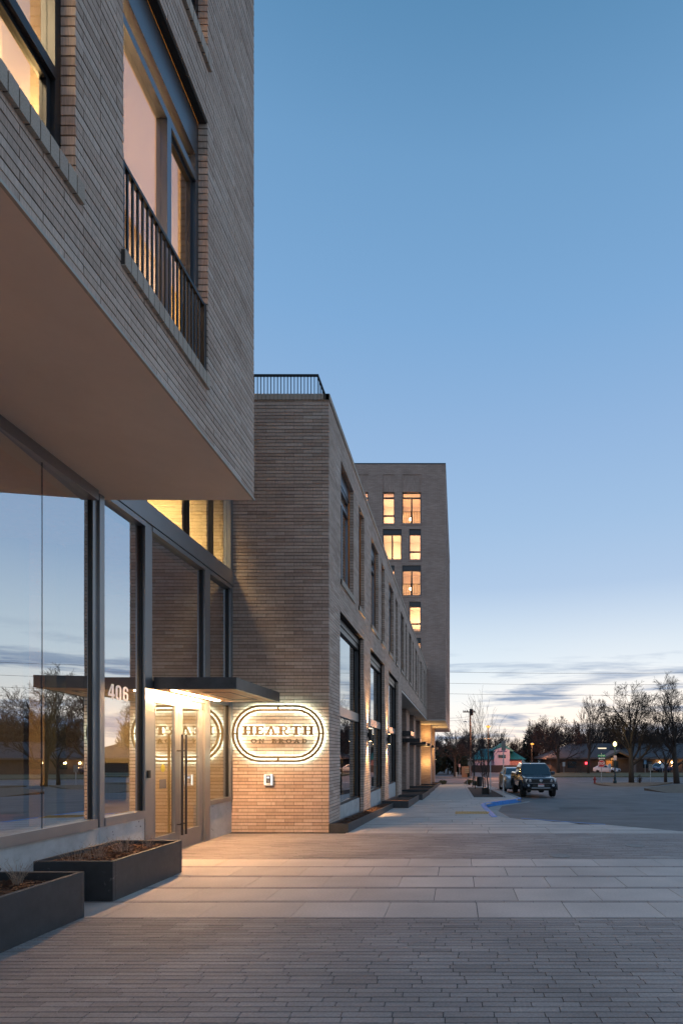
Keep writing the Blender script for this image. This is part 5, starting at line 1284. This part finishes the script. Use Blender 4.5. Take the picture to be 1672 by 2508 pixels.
# ------------------------------------------------------------------ vehicles (front at local y = 0, facing -y)
def sect(w, zb, zt, y, tw=None, k=.12):
    tw = tw if tw is not None else w*.86; zc = zb+(zt-zb)*.62
    half = [(w*.90, zb), (w*.985, zb+.07), (w, zc-.1), (w*.985, zc+.04), (tw+(w-tw)*.45, zt-.06), (tw, zt-.012), (tw*.6, zt)]
    return [(x, y, z) for x, z in half]+[(-x, y, z) for x, z in half[::-1]]
def wheel(parent, x, y, r, wd):
    prof = [(r*.62,-wd/2),(r*.93,-wd/2),(r,-wd/2+.04),(r,wd/2-.04),(r*.93,wd/2),(r*.62,wd/2)]
    o = MB().lathe(prof, sides=22).build('wheel', M_tyre, parent); o.rotation_euler = (0, math.radians(90), 0); o.location = (x, y, r)
    q = MB().lathe([(r*.60,-wd/2+.01),(r*.60,wd/2-.01)], sides=16); q.build('rim', M_rim2, o)
def cab(parent, m, sts, glassdefs):
    MB().loft([[(w, y, z0), (tw, yt, z1), (-tw, yt, z1), (-w, y, z0)] for (y, w, z0, yt, tw, z1) in sts]).build('cabin', m, parent, bevel=.05)
def make_pickup(label, loc, rz, paint, lower=None, group=None, detail=True):
    t = thing('pickup_truck', label, 'pickup truck', loc, rz, group)
    st = [sect(.74,.62,1.02,0.0,.66), sect(.86,.56,1.07,.10,.72), sect(.93,.52,1.11,.35,.74), sect(.945,.48,1.16,.95,.76), sect(.95,.46,1.20,1.35,.80), sect(.95,.46,1.26,2.2,.86), sect(.95,.46,1.27,3.7,.87), sect(.95,.5,1.27,5.2,.87), sect(.9,.55,1.25,5.35,.84)]
    MB().loft(st).build('body', lower or paint, t, smooth=False, bevel=.02)
    # cab
    c = MB(); c.loft([[(.82,1.28,1.17),(.80,1.75,1.55),(.66,2.02,1.79),(-.66,2.02,1.79),(-.80,1.75,1.55),(-.82,1.28,1.17)], [(.88,1.9,1.2),(.80,2.05,1.6),(.66,2.3,1.83),(-.66,2.3,1.83),(-.80,2.05,1.6),(-.88,1.9,1.2)], [(.88,3.6,1.22),(.80,3.6,1.6),(.66,3.55,1.82),(-.66,3.55,1.82),(-.80,3.6,1.6),(-.88,3.6,1.22)]]); c.build('cabin', paint, t, bevel=.03)
    ws = MB(); ws.hexa([(-.74,1.30,1.20),(.74,1.30,1.20),(.74,1.34,1.20),(-.74,1.34,1.20),(-.60,1.93,1.745),(.60,1.93,1.745),(.60,1.97,1.745),(-.60,1.97,1.745)]); ws.build('windscreen', M_carglass, t)
    for s in (1, -1):
        w_ = MB(); w_.hexa([(s*.875,2.0,1.27),(s*.895,2.0,1.27),(s*.895,3.4,1.28),(s*.875,3.4,1.28),(s*.70,2.3,1.74),(s*.72,2.3,1.74),(s*.72,3.4,1.74),(s*.70,3.4,1.74)]); w_.build('side_window', M_carglass, t)
        mm = MB(); mm.box(s*.98-.11, s*.98+.11, 1.55, 1.68, 1.18, 1.36); mo = mm.build('mirror', paint, t, bevel=.04)
        MB().box(min(s*.84, s*.98), max(s*.84, s*.98), 1.59, 1.64, 1.2, 1.25).build('mirror_arm', M_trimblk, mo)
        h = MB(); h.loft([[(s*.50,-.02,.86),(s*.50,-.02,1.0),(s*.80,.04,1.0),(s*.78,.03,.84)], [(s*.50,.2,.86),(s*.50,.2,1.01),(s*.90,.25,1.02),(s*.90,.25,.86)]]); h.build('headlight', M_lens, t)
        MB().lathe([(.065,-.02),(.065,.02),(.03,.03)], sides=12).build('fog_light', M_lens, t, loc=(s*.66, -.02, .66)).rotation_euler = (math.radians(90), 0, 0)
        for yc in (.95, 4.25):
            a = MB(); pts = [(s*.955, yc-.52*math.cos(q), .40+.50*math.sin(q)) for q in [math.pi*i/10 for i in range(11)]]; a.tube(pts, .05, 6); a.build('wheel_arch', M_trimblk, t)
        for yc in (.95, 4.25): wheel(t, s*.80, yc, .40, .27)
    MB().hexa([(-.47,-.035,.83),(.47,-.035,.83),(.47,.1,.83),(-.47,.1,.83),(-.53,-.03,1.0),(.53,-.03,1.0),(.53,.1,1.0),(-.53,.1,1.0)]).build('grille', M_trimblk, t)
    gb = MB()
    for z in (.86, .91, .96): gb.box(-.48, .48, -.045, -.034, z-.008, z+.008)
    gb.build('grille_bar', M_black, t)
    em = MB()
    for (rx, rz_, cz) in ((.085, .060, .92), (.035, .056, .92), (.060, .026, .938)):
        ptsE = [(rx*math.cos(2*math.pi*q/20), -.055, cz+rz_*math.sin(2*math.pi*q/20)) for q in range(21)]; em.tube(ptsE, .010, 4)
    em.build('emblem', M_chrome, t)
    MB().hexa([(-.80,.02,.52),(.80,.02,.52),(.86,.3,.52),(-.86,.3,.52),(-.80,-.06,.80),(.80,-.06,.80),(.90,.3,.80),(-.90,.3,.80)]).build('front_bumper', lower or paint, t, bevel=.04)
    MB().box(-.46, .46, -.075, -.05, .60, .72).build('air_intake', M_black, t); MB().box(-.5, .5, -.06, .1, .50, .56).build('skid_plate', M_rim2, t, bevel=.02)
    MB().box(-.16, .16, -.095, -.076, .61, .76).build('licence_plate', M_plate, t); MB().box(-.155, .155, -.099, -.0955, .715, .755).build('plate_band', M_platered, t)
    MB().hexa([(-.27,.75,1.13),(.27,.75,1.13),(.27,1.15,1.17),(-.27,1.15,1.17),(-.24,.78,1.175),(.24,.78,1.175),(.24,1.15,1.205),(-.24,1.15,1.205)]).build('hood_scoop', paint, t, bevel=.015)
    MB().box(-.7, .7, .3, 4.9, .38, .5).build('chassis', M_black, t)
    return t
make_pickup('dark charcoal pickup truck parked head on at the kerb', (4.40, 28.2, road_z(28.2)), math.radians(1.5), M_truck)
def make_car(name, label, cat, loc, rz, paint, suv=False, group=None):
    t = thing(name, label, cat, loc, rz, group); h = .22 if suv else 0
    st = [sect(.62,.38,.72+h,0,.55), sect(.80,.28,.80+h,.12,.66), sect(.88,.24,.90+h,.6,.72), sect(.90,.22,.98+h,1.2,.78), sect(.91,.22,1.0+h,2.2,.80), sect(.91,.22,1.02+h,3.6,.80), sect(.88,.26,1.04+h,4.3,.76), sect(.80,.32,.98+h,4.55,.7)]
    MB().loft(st).build('body', paint, t, bevel=.02)
    z1 = 1.45+h
    MB().loft([[(.72,1.15,.95+h),(.70,1.35,1.06+h),(-.70,1.35,1.06+h),(-.72,1.15,.95+h)], [(.80,1.6,.98+h),(.60,2.0,z1-.05),(-.60,2.0,z1-.05),(-.80,1.6,.98+h)], [(.82,2.4,1.0+h),(.62,2.4,z1),(-.62,2.4,z1),(-.82,2.4,1.0+h)], [(.82,3.6,1.0+h),(.60,3.4,z1-.03),(-.60,3.4,z1-.03),(-.82,3.6,1.0+h)], [(.76,4.35,1.0+h),(.60,4.0,z1-.22+h*.6),(-.60,4.0,z1-.22+h*.6),(-.76,4.35,1.0+h)]]).build('cabin', paint, t, bevel=.04)
    MB().hexa([(-.70,1.24,1.02+h),(.70,1.24,1.02+h),(.70,1.29,1.02+h),(-.70,1.29,1.02+h),(-.56,1.86,z1-.09),(.56,1.86,z1-.09),(.56,1.92,z1-.09),(-.56,1.92,z1-.09)]).build('windscreen', M_carglass, t)
    for s in (1, -1):
        MB().hexa([(s*.80,1.75,1.04+h),(s*.825,1.75,1.04+h),(s*.825,3.6,1.05+h),(s*.80,3.6,1.05+h),(s*.64,2.1,z1-.08),(s*.665,2.1,z1-.08),(s*.665,3.4,z1-.08),(s*.64,3.4,z1-.08)]).build('side_window', M_carglass, t)
        MB().hexa([(s*.40,-.005,.62+h),(s*.74,.10,.60+h),(s*.80,.3,.62+h),(s*.40,.2,.62+h),(s*.42,.0,.74+h),(s*.74,.12,.75+h),(s*.84,.35,.78+h),(s*.42,.2,.74+h)]).build('headlight', M_lens, t)
        MB().box(s*.95-.09, s*.95+.09, 1.55, 1.66, 1.0+h, 1.12+h).build('mirror', paint, t, bevel=.03)
        for yc in (.85, 3.6): wheel(t, s*.80, yc, .33+h*.15, .21)
    MB().box(-.42, .42, -.02, .04, .42+h*.5, .66+h).build('grille', M_trimblk, t); MB().box(-.6, .6, .0, .2, .26, .36).build('front_bumper', M_trimblk, t, bevel=.02)
    MB().lathe([(.06,-.006),(.06,.006)], sides=12).build('emblem', M_chrome, t, loc=(0, -.03, .6+h)).rotation_euler = (math.radians(90), 0, 0)
    return t
make_car('suv', 'silver crossover parked behind the dark pickup truck', 'car', (3.95, 34.6, road_z(34.6)), math.radians(1), M_silver, True)
make_car('parked_car', 'white sedan parked before the porch of the brown building', 'car', (28.0, 92.2, ZR+.05), math.radians(48), M_carwhite)
make_pickup('white and blue pickup truck parked before the brown building', (33.7, 92.0, ZR+.05), math.radians(-50), M_carwhite, M_carblue)
make_car('parked_car', 'pale car partly hidden behind the left tree on the grass', 'car', (17.0, 97.5, ZR+.05), math.radians(70), M_silver)
